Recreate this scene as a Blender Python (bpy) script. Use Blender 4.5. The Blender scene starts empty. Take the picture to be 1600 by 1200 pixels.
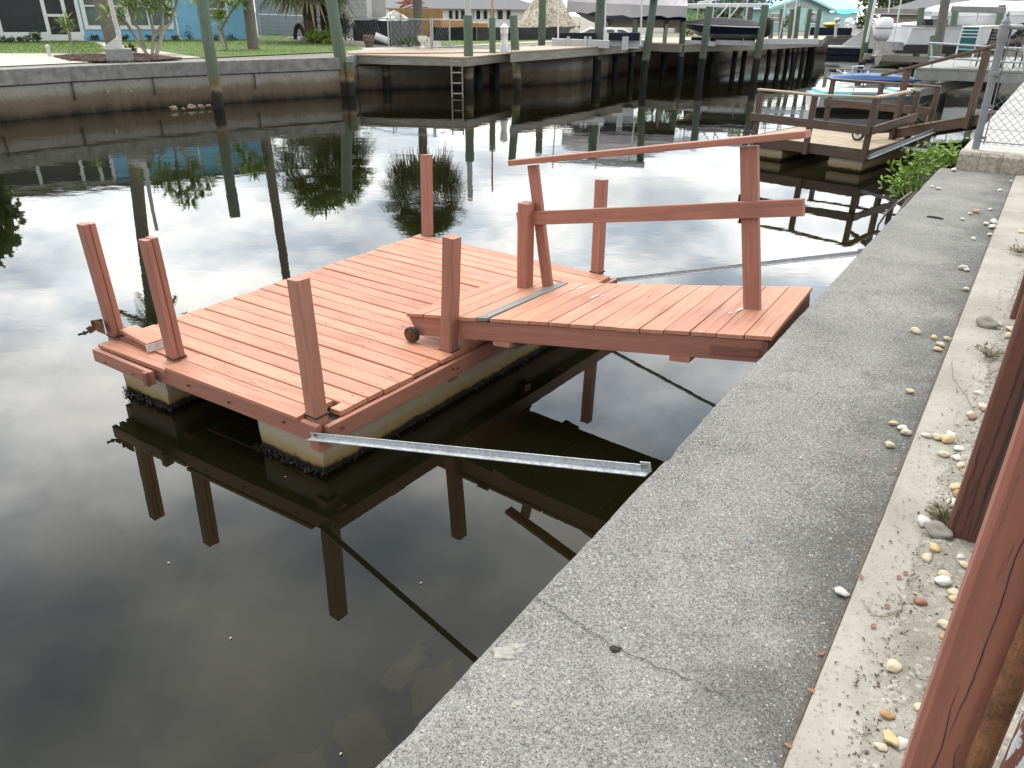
import bpy, bmesh, math, random
from mathutils import Vector, Matrix, noise
R = math.radians
random.seed(7)
SC = bpy.context.scene
COL = SC.collection

# ------------------------------------------------------------------ camera
CAMH = 2.6
FPX = 1172.0
PITCH = math.atan((600 - 15.0) / FPX)
ROLL = R(0.75)
_f = Vector((0, math.cos(PITCH), -math.sin(PITCH)))
_u = Vector((0, math.sin(PITCH), math.cos(PITCH)))
_r = Vector((1, 0, 0))
cx = _r * math.cos(ROLL) + _u * math.sin(ROLL)
cy = -_r * math.sin(ROLL) + _u * math.cos(ROLL)
cam = bpy.data.cameras.new("camera")
cam_o = bpy.data.objects.new("camera", cam)
COL.objects.link(cam_o)
M4 = Matrix.Identity(4)
for i in range(3):
    M4[i][0] = cx[i]; M4[i][1] = cy[i]; M4[i][2] = -_f[i]
M4[2][3] = CAMH
cam_o.matrix_world = M4
cam.sensor_fit = 'HORIZONTAL'
cam.sensor_width = 36
cam.lens = FPX / 1600 * 36
cam.clip_start = 0.02
cam.clip_end = 2000
SC.camera = cam_o

# ------------------------------------------------------------------ sky, sun, exposure
SUN_EL, SUN_AZ = 68, 335
CLOUD_LOW, CLOUD_MID, CLOUD_TOP = 2.7, 4.8, 2.3     # cloud brightness at the horizon, 20 degrees up, overhead
world = bpy.data.worlds.new("World")
SC.world = world
world.use_nodes = True
wn = world.node_tree.nodes; wl = world.node_tree.links
wn.clear()
def W(t, **k):
    n = wn.new(t)
    for a, b in k.items():
        setattr(n, a, b)
    return n
w_out = W('ShaderNodeOutputWorld')
sky = W('ShaderNodeTexSky', sky_type='NISHITA', sun_disc=False)
sky.sun_elevation = R(SUN_EL); sky.sun_rotation = R(SUN_AZ)
bg1 = W('ShaderNodeBackground'); bg1.inputs[1].default_value = 0.13
wl.new(sky.outputs[0], bg1.inputs[0])
tc = W('ShaderNodeTexCoord')
sep = W('ShaderNodeSeparateXYZ'); wl.new(tc.outputs['Generated'], sep.inputs[0])
zm = W('ShaderNodeMath', operation='ABSOLUTE'); wl.new(sep.outputs[2], zm.inputs[0])
za = W('ShaderNodeMath', operation='ADD'); wl.new(zm.outputs[0], za.inputs[0]); za.inputs[1].default_value = 0.22
dx = W('ShaderNodeMath', operation='DIVIDE'); wl.new(sep.outputs[0], dx.inputs[0]); wl.new(za.outputs[0], dx.inputs[1])
dy = W('ShaderNodeMath', operation='DIVIDE'); wl.new(sep.outputs[1], dy.inputs[0]); wl.new(za.outputs[0], dy.inputs[1])
cb = W('ShaderNodeCombineXYZ'); wl.new(dx.outputs[0], cb.inputs[0]); wl.new(dy.outputs[0], cb.inputs[1])
n1 = W('ShaderNodeTexNoise'); n1.inputs['Scale'].default_value = 1.7; n1.inputs['Detail'].default_value = 9; n1.inputs['Roughness'].default_value = 0.55
wl.new(cb.outputs[0], n1.inputs['Vector'])
r1 = W('ShaderNodeMapRange'); r1.inputs[1].default_value = 0.40; r1.inputs[2].default_value = 0.55; r1.inputs[3].default_value = 0.55
wl.new(n1.outputs[0], r1.inputs[0])
n2 = W('ShaderNodeTexNoise'); n2.inputs['Scale'].default_value = 2.6; n2.inputs['Detail'].default_value = 8
mp = W('ShaderNodeMapping'); mp.inputs[1].default_value = (4.3, 1.7, 0); wl.new(cb.outputs[0], mp.inputs[0]); wl.new(mp.outputs[0], n2.inputs['Vector'])
cr = W('ShaderNodeValToRGB')
cr.color_ramp.elements[0].position = 0.38; cr.color_ramp.elements[0].color = (0.48, 0.545, 0.61, 1)
cr.color_ramp.elements[1].position = 0.57; cr.color_ramp.elements[1].color = (1.0, 0.99, 0.955, 1)
wl.new(n2.outputs[0], cr.inputs[0])
bg2 = W('ShaderNodeBackground')
gc = W('ShaderNodeFloatCurve')
cv = gc.mapping.curves[0]
for i, (x_, y_) in enumerate(((0.0, CLOUD_LOW), (.17, CLOUD_LOW * 1.06), (.34, CLOUD_MID), (.48, CLOUD_MID * 1.0), (.62, CLOUD_TOP), (1.0, CLOUD_TOP))):
    if i < 2: cv.points[i].location = (x_, y_ / 6)
    else: cv.points.new(x_, y_ / 6)
gc.mapping.update()
gm = W('ShaderNodeMath', operation='MULTIPLY'); gm.inputs[1].default_value = 6
wl.new(zm.outputs[0], gc.inputs[1]); wl.new(gc.outputs[0], gm.inputs[0]); gd = W('ShaderNodeMapRange', interpolation_type='SMOOTHSTEP'); wl.new(sep.outputs[1], gd.inputs[0])   # added dim sky behind camera, darkening faces toward it; bright cloud over far bank
gd.inputs[1].default_value = -0.35; gd.inputs[2].default_value = 0.5; gd.inputs[3].default_value = 0.50; gd.inputs[4].default_value = 1.0
gm2 = W('ShaderNodeMath', operation='MULTIPLY'); wl.new(gm.outputs[0], gm2.inputs[0]); wl.new(gd.outputs[0], gm2.inputs[1])
wl.new(gm2.outputs[0], bg2.inputs[1])
wl.new(cr.outputs[0], bg2.inputs[0])
mx = W('ShaderNodeMixShader')
wl.new(r1.outputs[0], mx.inputs[0]); wl.new(bg1.outputs[0], mx.inputs[1]); wl.new(bg2.outputs[0], mx.inputs[2])
wl.new(mx.outputs[0], w_out.inputs[0])

sun = bpy.data.lights.new("sun", 'SUN')
sun.energy = 2.6; sun.angle = R(28); sun.color = (1.0, 0.96, 0.9)
sun_o = bpy.data.objects.new("sun", sun); COL.objects.link(sun_o)
az = R(SUN_AZ); el = R(SUN_EL)
sdir = Vector((math.sin(az) * math.cos(el), math.cos(az) * math.cos(el), math.sin(el)))
sun_o.rotation_euler = sdir.to_track_quat('Z', 'Y').to_euler()
SC.view_settings.view_transform = 'Standard'
SC.view_settings.look = 'None'
SC.view_settings.exposure = 0.28
SC.view_settings.gamma = 1.0
SC.cycles.max_bounces = 8
SC.cycles.transparent_max_bounces = 12
SC.cycles.caustics_reflective = False
SC.cycles.caustics_refractive = False

# ------------------------------------------------------------------ pixel -> place helpers (photo measured once, every point gets its true height)
def ray(px, py):
    return (cx * ((px - 800) / FPX) + cy * ((600 - py) / FPX) + _f)
def at(px, py, z):
    r = ray(px, py); t = (z - CAMH) / r.z
    return Vector((r.x * t, r.y * t, z))
def atd(px, py, d):
    r = ray(px, py); t = d / math.hypot(r.x, r.y)
    return Vector((r.x * t, r.y * t, CAMH + r.z * t))
SU = Vector((0.559, 0.829, 0)).normalized(); SN = Vector((SU.y, -SU.x, 0)); S0 = Vector((0.695, 2.689, 0))
def sw(s, t, z=0.0):
    p = S0 + SU * s + SN * t
    return Vector((p.x, p.y, z))

# ------------------------------------------------------------------ materials
class NT:
    def __init__(s, name):
        s.m = bpy.data.materials.new(name); s.m.use_nodes = True
        s.t = s.m.node_tree; s.n = s.t.nodes; s.l = s.t.links
        s.b = s.n['Principled BSDF']; s.o = s.n['Material Output']
    def N(s, t, ins=None, **k):
        n = s.n.new(t)
        for a, b in k.items(): setattr(n, a, b)
        for a, b in (ins or {}).items():
            s.put(n.inputs[a], b)
        return n
    def put(s, sock, v):
        if hasattr(v, 'links') or isinstance(v, bpy.types.NodeSocket): s.l.new(v, sock)
        else: sock.default_value = v
    def obj(s): return s.N('ShaderNodeTexCoord').outputs['Object']
    def pos(s): return s.N('ShaderNodeNewGeometry').outputs['Position']
    def attr(s, nm, o='Vector'): return s.N('ShaderNodeAttribute', attribute_name=nm).outputs[o]
    def map(s, v, sc=(1, 1, 1), loc=(0, 0, 0)):
        return s.N('ShaderNodeMapping', {0: v, 1: loc, 3: sc}).outputs[0]
    def noise(s, v, sc, det=4, rough=.55, dist=0, col=False):
        n = s.N('ShaderNodeTexNoise', {'Vector': v, 'Scale': sc, 'Detail': det, 'Roughness': rough, 'Distortion': dist})
        return n.outputs[1 if col else 0]
    def voro(s, v, sc, out=1, feature='F1', rnd=1.0):
        n = s.N('ShaderNodeTexVoronoi', {'Vector': v, 'Scale': sc, 'Randomness': rnd}, feature=feature)
        return n.outputs[out]
    def rng(s, v, a, b, c=0.0, d=1.0, smooth=True):
        return s.N('ShaderNodeMapRange', {0: v, 1: a, 2: b, 3: c, 4: d}, interpolation_type='SMOOTHSTEP' if smooth else 'LINEAR').outputs[0]
    def math(s, op, a, b=0.0):
        n = s.N('ShaderNodeMath', operation=op); s.put(n.inputs[0], a); s.put(n.inputs[1], b); return n.outputs[0]
    def mix(s, f, a, b, mode='MIX'):
        n = s.N('ShaderNodeMix', data_type='RGBA', blend_type=mode)
        s.put(n.inputs[0], f)
        for i, v in ((6, a), (7, b)):
            if isinstance(v, tuple) and len(v) == 3: v = v + (1,)
            s.put(n.inputs[i], v)
        return n.outputs[2]
    def ramp(s, v, els):
        n = s.N('ShaderNodeValToRGB', {0: v}); c = n.color_ramp
        while len(c.elements) < len(els): c.elements.new(0.5)
        for e, (p, col) in zip(c.elements, els):
            e.position = p; e.color = tuple(col) + (1,)
        return n.outputs[0]
    def sepz(s, v, i=2): return s.N('ShaderNodeSeparateXYZ', {0: v}).outputs[i]
    def bump(s, h, st=.4, d=.01):
        n = s.N('ShaderNodeBump', {'Strength': st, 'Distance': d, 'Height': h}); s.l.new(n.outputs[0], s.b.inputs['Normal']); return n
    def done(s, col, rough=.6, metal=0.0, spec=None):
        s.put(s.b.inputs['Base Color'], col if not (isinstance(col, tuple) and len(col) == 3) else col + (1,))
        s.put(s.b.inputs['Roughness'], rough); s.put(s.b.inputs['Metallic'], metal)
        if spec is not None: s.b.inputs['Specular IOR Level'].default_value = spec
        return s.m

def sc3(c, k): return tuple(min(1, x * k) for x in c)
def m_plain(name, c, rough=.6, var=.25, scale=6.0, metal=0.0, bump=.0, c2=None):
    t = NT(name); v = t.obj()
    n = t.noise(v, scale, 6, .6)
    n2 = t.noise(v, scale * 9, 3, .6)
    f = t.math('ADD', t.math('MULTIPLY', n, .65), t.math('MULTIPLY', n2, .35))
    col = t.mix(t.rng(f, .3, .7), sc3(c, 1 - var), c2 or sc3(c, 1 + var * .7))
    if bump: t.bump(f, bump, .01)
    return t.done(col, rough, metal)
def m_wood(name, c, dark=.45, light=1.25, crack=.75, chips=0.0, chipc=(.6, .52, .45), rough=.62, bump=.5, grey=None, gamt=.0):
    t = NT(name); lc = t.attr('lc'); rnd = t.attr('rnd', 'Fac')
    g = t.noise(t.map(lc, (2.2, 42, 42)), 1.0, 6, .62, .4)
    fine = t.noise(t.map(lc, (7, 230, 230)), 1.0, 3, .6)
    blot = t.noise(t.map(lc, (1.6, 5, 5)), 1.0, 4, .6)
    ck = t.noise(t.map(lc, (3.2, 95, 95), (3.1, 7.7, 1.9)), 1.0, 5, .6, .7)
    ckm = t.math('MULTIPLY', t.rng(ck, .63, .675), crack)
    col = t.mix(t.rng(g, .32, .68), sc3(c, .80), sc3(c, 1.1))
    col = t.mix(t.math('MULTIPLY', t.rng(fine, .45, .75), .28), col, sc3(c, light))
    col = t.mix(t.math('MULTIPLY', t.rng(blot, .45, .75), .35), col, sc3(c, .68))
    if grey: col = t.mix(t.rng(t.noise(t.map(lc, (1.5, 18, 18), (9, 2, 5)), 1.0, 6, .65, .5), .5 - gamt, .62 - gamt), col, grey)
    hv = t.N('ShaderNodeHueSaturation', {'Value': t.rng(rnd, 0, 1, .90, 1.09, False), 'Hue': t.rng(rnd, 0, 1, .496, .504, False), 'Color': col}).outputs[0]
    col = t.mix(ckm, hv, sc3(c, dark * .35))
    if chips:
        cm = t.rng(t.noise(t.map(lc, (5, 22, 22), (1, 4, 2)), 1.0, 5, .7), .73 - chips, .755 - chips)
        col = t.mix(cm, col, chipc)
    h = t.math('SUBTRACT', t.math('ADD', t.math('MULTIPLY', g, .7), t.math('MULTIPLY', fine, .35)), t.math('MULTIPLY', ckm, 1.3))
    t.bump(h, bump, .004)
    return t.done(col, t.rng(blot, .2, .8, rough - .1, rough + .12))
def m_leaf(name, c, c2):
    t = NT(name); rnd = t.attr('rnd', 'Fac')
    col = t.mix(rnd, c, c2)
    t.done(col, .45)
    tr = t.N('ShaderNodeBsdfTranslucent', {0: t.mix(.5, col, (.20, .30, .04))})
    mx = t.N('ShaderNodeMixShader', {0: .22}); t.l.new(t.b.outputs[0], mx.inputs[1]); t.l.new(tr.outputs[0], mx.inputs[2])
    t.l.new(mx.outputs[0], t.o.inputs[0])
    return t.m

def m_cap():
    t = NT('aged_seawall_concrete'); v = t.pos()
    sp = t.voro(v, 300, 1); sps = t.sepz(sp, 0)
    sp2 = t.voro(v, 190, 1); sp2s = t.sepz(sp2, 1)
    big = t.noise(v, 1.1, 5, .6); mid = t.noise(v, 5.5, 8, .72); fin = t.noise(v, 85, 5, .75)
    base = t.mix(t.rng(big, .35, .68), (.135, .132, .124), (.215, .21, .198))
    base = t.mix(t.math('MULTIPLY', t.rng(mid, .47, .68), .68), base, (.075, .073, .068))
    base = t.mix(t.rng(fin, .40, .64, 0, .7), base, (.34, .335, .315))
    tt = t.N('ShaderNodeVectorMath', {0: t.N('ShaderNodeVectorMath', {0: v, 1: tuple(S0)}, operation='SUBTRACT').outputs[0], 1: tuple(SN)}, operation='DOT_PRODUCT').outputs[1]
    edge = t.math('ADD', tt, t.math('MULTIPLY', t.math('SUBTRACT', t.noise(v, 3.2, 7, .7), .5), .9))
    base = t.mix(t.rng(edge, .42, .86, 0, .72), base, (.062, .060, .055))
    col = t.mix(t.math('MULTIPLY', t.rng(sps, .0, .40, 1, 0), .8), base, (.036, .035, .033))
    col = t.mix(t.math('MULTIPLY', t.rng(sps, .90, .96), .34), col, (.36, .41, .385))
    col = t.mix(t.math('MULTIPLY', t.rng(sp2s, .975, .985), .5), col, (.50, .485, .45))
    hc = t.N('ShaderNodeTexVoronoi', {'Vector': t.N('ShaderNodeVectorMath', {0: v, 1: t.N('ShaderNodeVectorMath', {0: t.noise(v, 7, 5, .7, 0, True), 1: (.16, .16, .16)}, operation='MULTIPLY').outputs[0]}, operation='ADD').outputs[0], 'Scale': 4.5}, feature='DISTANCE_TO_EDGE').outputs[0]
    hm = t.math('MULTIPLY', t.rng(hc, .0, .012, 1, 0), t.rng(t.noise(v, 2.3, 3), .50, .62, 0, .6))
    col = t.mix(hm, col, (.05, .048, .044))
    blot = t.rng(t.noise(t.map(v, (1, 1, 1), (3, 9, 0)), 16, 6, .75), .60, .66, 0, .55)
    col = t.mix(t.math('MULTIPLY', blot, t.rng(t.noise(v, 1.9, 4, .6), .42, .6)), col, (.055, .053, .049))
    # orange leaf / rust stains and pale lichen of their own shape
    st = t.math('MULTIPLY', t.rng(t.noise(t.map(v, (1, 1, 1), (5, 2, 0)), 11.0, 4, .7), .68, .75), .6)
    col = t.mix(st, col, (.27, .13, .065))
    li = t.math('MULTIPLY', t.rng(t.noise(t.map(v, (1, 1, 1), (11, 7, 0)), 4.0, 6, .75), .67, .72), .5)
    col = t.mix(li, col, (.34, .33, .29))
    h = t.math('ADD', t.math('MULTIPLY', sps, .4), t.math('ADD', t.math('MULTIPLY', fin, .9), mid))
    t.bump(h, .7, .006)
    return t.done(col, .93, 0, .25)
def m_cream():
    t = NT('cream_concrete'); v = t.pos()
    big = t.noise(v, 2.0, 6, .65); fin = t.noise(v, 70, 4, .7); spk = t.sepz(t.voro(v, 160, 1), 0)
    col = t.mix(t.rng(big, .35, .65), (.235, .222, .19), (.32, .305, .265))
    col = t.mix(t.math('MULTIPLY', t.rng(t.noise(v, 8, 7, .7), .52, .72), .6), col, (.135, .128, .11))
    col = t.mix(t.math('MULTIPLY', t.rng(spk, 0, .12, 1, 0), .5), col, (.13, .12, .10))
    col = t.mix(t.math('MULTIPLY', t.rng(fin, .5, .7), .3), col, (.37, .355, .31))
    t.bump(t.math('ADD', big, t.math('MULTIPLY', fin, .3)), .4, .006)
    return t.done(col, .95, 0, .2)
def m_sand():
    t = NT('sandy_gravel'); v = t.pos()
    big = t.noise(v, 5, 6, .7); fin = t.sepz(t.voro(v, 260, 1), 0); f2 = t.sepz(t.voro(v, 85, 1), 0)
    col = t.mix(t.rng(big, .35, .65), (.20, .185, .155), (.30, .28, .24))
    col = t.mix(t.rng(fin, 0, .2, .6, 0), col, (.10, .088, .075))
    col = t.mix(t.math('MULTIPLY', t.rng(f2, .88, .95), .5), col, (.42, .40, .35))
    col = t.mix(t.math('MULTIPLY', t.rng(f2, 0, .07, 1, 0), .7), col, (.08, .07, .06))
    t.bump(t.math('ADD', fin, t.math('MULTIPLY', big, 2)), .9, .012)
    return t.done(col, .95, 0, .2)
def m_farwall(name='stained_seawall', top=.70):
    t = NT(name); v = t.pos(); z = t.sepz(v); n = t.noise(v, 1.6, 6, .65); n2 = t.noise(v, 12, 5, .7)
    st = t.noise(t.map(v, (3.0, 3.0, .35)), 1.6, 5, .65)
    zz = t.math('ADD', z, t.math('MULTIPLY', t.math('SUBTRACT', n, .5), .35))
    zz = t.math('ADD', zz, t.math('MULTIPLY', t.math('SUBTRACT', st, .5), .22))
    col = t.ramp(zz, [(0.0, (.020, .017, .013)), (.08, (.055, .042, .030)), (.20, (.115, .083, .055)), (.44, (.165, .130, .092)), (.58, (.26, .24, .205)), (.95, (.33, .32, .30))])
    col = t.mix(t.math('MULTIPLY', t.rng(n2, .52, .72), .5), col, (.05, .042, .034))
    col = t.mix(t.math('MULTIPLY', t.rng(t.noise(v, 5, 6, .75), .62, .68), t.rng(z, .2, .5)), col, (.36, .35, .32))
    t.bump(n2, .6, .03)
    return t.done(col, .9, 0, .25)

M = {}
M['cap'] = m_cap(); M['cream'] = m_cream(); M['sand'] = m_sand(); M['farwall'] = m_farwall()
M['terra'] = m_wood('terracotta_painted_wood', (.435, .195, .120), .5, 1.18, 1.0, .035, (.62, .50, .44))
M['terra_shaded'] = m_wood('terracotta_paint_shaded', (.345, .146, .098), .5, 1.15, .3, 0, rough=.6, bump=.35)  # same paint as terra, with the shade of upright faces put into the colour
M['greyboard'] = m_wood('weathered_grey_board', (.19, .18, .165), .4, 1.5, .9, .03, (.45, .43, .4))
M['brown'] = m_wood('dark_brown_stained_wood', (.082, .048, .031), .4, 1.3, .7, .0, grey=(.12, .098, .078), gamt=-.06)
M['fencewood'] = m_wood('oxblood_fence_wood', (.105, .036, .022), .35, 1.3, 1.0, .02, (.26, .2, .16))
M['fencepost'] = m_wood('rosy_fence_paint', (.275, .105, .070), .35, 1.10, .35, .0, rough=.5, bump=.3)
M['peel'] = m_wood('peeling_painted_board', (.17, .062, .045), .3, 1.3, 1.0, .19, (.50, .52, .52), bump=.9)
M['tanwood'] = m_wood('weathered_tan_decking', (.34, .255, .155), .35, 1.25, .9, 0, grey=(.30, .265, .21), gamt=-.04)
M['greywood'] = m_wood('silvered_grey_wood', (.235, .215, .18), .35, 1.3, .8, 0, grey=(.28, .265, .235), gamt=.02)
M['barewood'] = m_wood('bare_bleached_wood', (.36, .27, .19), .35, 1.2, .6, 0)
M['lumber'] = m_wood('fresh_orange_lumber', (.50, .27, .10), .4, 1.2, .5, 0)
M['ply'] = m_wood('brown_plywood', (.28, .17, .065), .4, 1.2, .3, 0)

def m_piling():
    t = NT('tide_banded_piling'); v = t.pos(); z = t.sepz(v); n = t.noise(t.map(v, (9, 9, 1.2)), 1.5, 6, .65)
    zz = t.math('ADD', z, t.math('MULTIPLY', t.math('SUBTRACT', n, .5), .22))
    col = t.ramp(t.math('DIVIDE', zz, 2.4), [(0.0, (.012, .011, .010)), (.17, (.03, .025, .02)), (.22, (.22, .19, .14)), (.27, (.20, .115, .045)), (.36, (.12, .145, .10)), (1.0, (.14, .195, .145))])
    fine = t.noise(t.map(v, (30, 30, 2)), 2, 4, .6)
    col = t.mix(t.math('MULTIPLY', t.rng(fine, .45, .7), .45), col, (.045, .045, .036))
    t.bump(fine, .5, .02)
    return t.done(col, .85, 0, .3)
M['piling'] = m_piling()
def m_piling_dark():
    t = NT('wet_shaded_piling'); v = t.pos(); z = t.sepz(v); n = t.noise(t.map(v, (9, 9, 1.2)), 1.5, 6, .65)
    zz = t.math('ADD', z, t.math('MULTIPLY', t.math('SUBTRACT', n, .5), .08))
    col = t.ramp(t.math('DIVIDE', zz, 2.4), [(0.0, (.008, .009, .011)), (.345, (.010, .011, .014)), (.37, (.13, .125, .10)), (.46, (.085, .105, .075)), (1.0, (.115, .155, .115))])  # black foot: wet timber, its shade also put into the colour
    fine = t.noise(t.map(v, (30, 30, 2)), 2, 4, .6)
    col = t.mix(t.math('MULTIPLY', t.rng(fine, .45, .7), .45), col, (.03, .03, .026))
    t.bump(fine, .5, .02)
    return t.done(col, .8, 0, .3)
M['piledark'] = m_piling_dark()
def m_float():
    t = NT('algae_stained_pontoon'); v = t.pos(); z = t.sepz(v); n = t.noise(v, 9, 6, .7); n2 = t.noise(v, 90, 4, .7)
    zz = t.math('ADD', z, t.math('MULTIPLY', t.math('SUBTRACT', n, .5), .07))
    col = t.ramp(t.math('MULTIPLY', zz, 3.2), [(0.0, (.010, .009, .006)), (.12, (.022, .017, .010)), (.20, (.30, .20, .075)), (.45, (.40, .33, .22)), (.8, (.46, .43, .37))])
    col = t.mix(t.math('MULTIPLY', t.rng(n2, .5, .7), .35), col, (.18, .15, .11))
    t.bump(t.math('ADD', n2, n), .7, .012)
    return t.done(col, .9, 0, .25)
M['float'] = m_float()
def m_galv():
    t = NT('galvanised_steel'); v = t.obj(); sp = t.sepz(t.voro(v, 70, 1), 0); n = t.noise(v, 14, 5, .65)
    col = t.mix(sp, (.36, .38, .40), (.50, .52, .54)); col = t.mix(t.math('MULTIPLY', t.rng(n, .5, .75), .5), col, (.25, .25, .25))
    return t.done(col, t.rng(sp, 0, 1, .38, .55), .55)
M['galv'] = m_galv()
M['galvdull'] = m_plain('dull_grey_galvanising', (.20, .21, .22), .5, .2, 9, .35)
M['rockbrown'] = m_plain('brown_wet_rock', (.17, .13, .09), .9, .4, 8, 0, .6)
M['rust'] = m_plain('rusty_iron', (.16, .068, .028), .85, .6, 30, .2, .5)
M['black_rubber'] = m_plain('black_rubber', (.022, .021, .02), .7, .3, 20)
M['whitepaint'] = m_plain('white_paint', (.70, .71, .70), .45, .08, 5)
M['whitedirty'] = m_plain('dirty_white_paint', (.52, .51, .48), .6, .3, 14, 0, .2)
M['alu'] = m_plain('dull_aluminium', (.46, .47, .48), .42, .15, 12, .6)
M['navy'] = m_plain('navy_gelcoat', (.010, .014, .035), .18, .15, 4)
M['navyfab'] = m_plain('navy_carpet', (.008, .011, .026), .9, .3, 20)
M['blackfab'] = m_plain('black_canvas', (.014, .014, .017), .8, .3, 8, 0, .3)
M['tarp'] = m_plain('grey_boat_tarp', (.42, .40, .41), .75, .10, 3, 0, .5)
M['gel'] = m_plain('white_gelcoat', (.72, .735, .75), .22, .08, 3)
M['gelgrey'] = m_plain('grey_hull_bottom', (.33, .34, .33), .5, .25, 5)
M['aqua'] = m_plain('aqua_gelcoat', (.30, .60, .62), .3, .12, 4)
M['aquadark'] = m_plain('teal_plastic', (.05, .20, .19), .45, .2, 5)
M['teal'] = m_plain('teal_sling_fabric', (.012, .115, .125), .7, .15, 10)
M['kayakblue'] = m_plain('blue_kayak_plastic', (.030, .085, .22), .35, .3, 3)
M['kayakred'] = m_plain('red_kayak_plastic', (.28, .025, .035), .35, .2, 3)
M['yellow'] = m_plain('yellow_plastic', (.62, .45, .03), .4, .1, 4)
M['houseblue'] = m_plain('sky_blue_stucco', (.215, .47, .70), .85, .07, 3, 0, .2)
M['mint'] = m_plain('mint_stucco', (.40, .62, .60), .85, .08, 3)
M['screen'] = m_plain('dark_insect_screen', (.018, .021, .026), .35, .5, .8)
M['glassgrey'] = m_plain('grey_window_glass', (.12, .15, .15), .08, .3, 1.2)
M['glassdark'] = m_plain('dark_window_glass', (.025, .03, .035), .06, .4, 1.5)
M['roofgrey'] = m_plain('grey_roof_shingle', (.14, .14, .145), .9, .2, 6, 0, .3)
M['conc'] = m_plain('pale_walk_concrete', (.46, .42, .36), .9, .12, 2.5, 0, .2)
M['concgrey'] = m_plain('grey_dock_concrete', (.25, .255, .235), .9, .18, 5, 0, .3)
M['concdirty'] = m_plain('mottled_concrete', (.30, .255, .20), .95, .45, 22, 0, .8, (.46, .41, .34))
M['mulch'] = m_plain('red_brown_mulch', (.060, .030, .020), .95, .6, 45, 0, 1.0)
M['dirt'] = m_plain('shelly_dirt', (.33, .27, .20), .95, .45, 7, 0, 1.0, (.55, .49, .40))
M['silt'] = m_plain('black_silt_cloth', (.016, .017, .021), .7, .4, 3, 0, .4)
M['bark'] = m_plain('grey_palm_bark', (.15, .135, .115), .9, .35, 18, 0, .8)
M['boot'] = m_plain('palm_boot_bark', (.13, .095, .065), .9, .55, 14, 0, 1.0)
M['stem'] = m_plain('pale_grey_stem', (.26, .235, .185), .8, .25, 14)
M['leaf_lime'] = m_leaf('plumeria_leaf', (.10, .19, .035), (.25, .34, .06))
M['leaf_dark'] = m_leaf('dark_leaf', (.018, .045, .016), (.05, .095, .028))
M['leaf_palm'] = m_leaf('palm_frond_leaf', (.030, .055, .020), (.105, .13, .05))
M['leaf_mangrove'] = m_leaf('mangrove_leaf', (.06, .15, .018), (.22, .34, .04))
M['leaf_dry'] = m_leaf('dry_frond', (.20, .16, .10), (.30, .25, .17))
M['grass'] = m_leaf('lawn_blade', (.085, .155, .022), (.135, .215, .035))
M['soil'] = m_plain('lawn_soil', (.095, .15, .026), .95, .35, 9, 0, .6)
M['ground'] = m_plain('grey_sandy_soil', (.20, .185, .15), .95, .25, 3, 0, .4)
M['bed'] = m_plain('olive_canal_mud', (.085, .078, .042), .95, .4, 1.4)
M['slab'] = m_plain('algae_covered_slab', (.40, .36, .17), .95, .3, 6)
M['block'] = m_plain('grey_block_wall', (.40, .40, .39), .9, .13, 2.2, 0, .2)
M['terracotta'] = m_plain('red_brick', (.26, .07, .04), .9, .3, 9)

def m_water():
    t = NT('still_canal_water'); v = t.pos()
    d = t.N('ShaderNodeVectorMath', {0: v}, operation='LENGTH').outputs[1]
    a = t.noise(t.map(v, (1.0, 1.7, 1)), 1.1, 3, .5, .3)
    b = t.noise(t.map(v, (1, 1.5, 1)), 5.5, 3, .55)
    patch = t.rng(t.noise(v, .16, 3, .5), .40, .62, .25, 1.0)
    h = t.math('ADD', t.math('MULTIPLY', a, 1.0), t.math('MULTIPLY', b, .16))
    h = t.math('MULTIPLY', h, t.math('MULTIPLY', patch, t.rng(d, 3, 17, .22, 1.0)))
    bp = t.N('ShaderNodeBump', {'Strength': .085, 'Distance': .05, 'Height': h})
    fr = t.N('ShaderNodeFresnel', {'IOR': 1.43, 'Normal': bp.outputs[0]})
    gl = t.N('ShaderNodeBsdfGlossy', {'Color': (1, 1, 1, 1), 'Roughness': 0.0, 'Normal': bp.outputs[0]})
    mur = t.N('ShaderNodeBsdfDiffuse', {'Color': t.mix(t.rng(t.noise(v, .8, 4), .3, .7), (.0065, .0066, .0026), (.0095, .0095, .0038))})
    tr = t.N('ShaderNodeBsdfTransparent', {'Color': (.42, .42, .26, 1)})
    m1 = t.N('ShaderNodeMixShader', {0: .59}); t.l.new(tr.outputs[0], m1.inputs[1]); t.l.new(mur.outputs[0], m1.inputs[2])
    m2 = t.N('ShaderNodeMixShader', {0: fr.outputs[0]}); t.l.new(m1.outputs[0], m2.inputs[1]); t.l.new(gl.outputs[0], m2.inputs[2])
    t.l.new(m2.outputs[0], t.o.inputs[0])
    return t.m
M['water'] = m_water()

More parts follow.
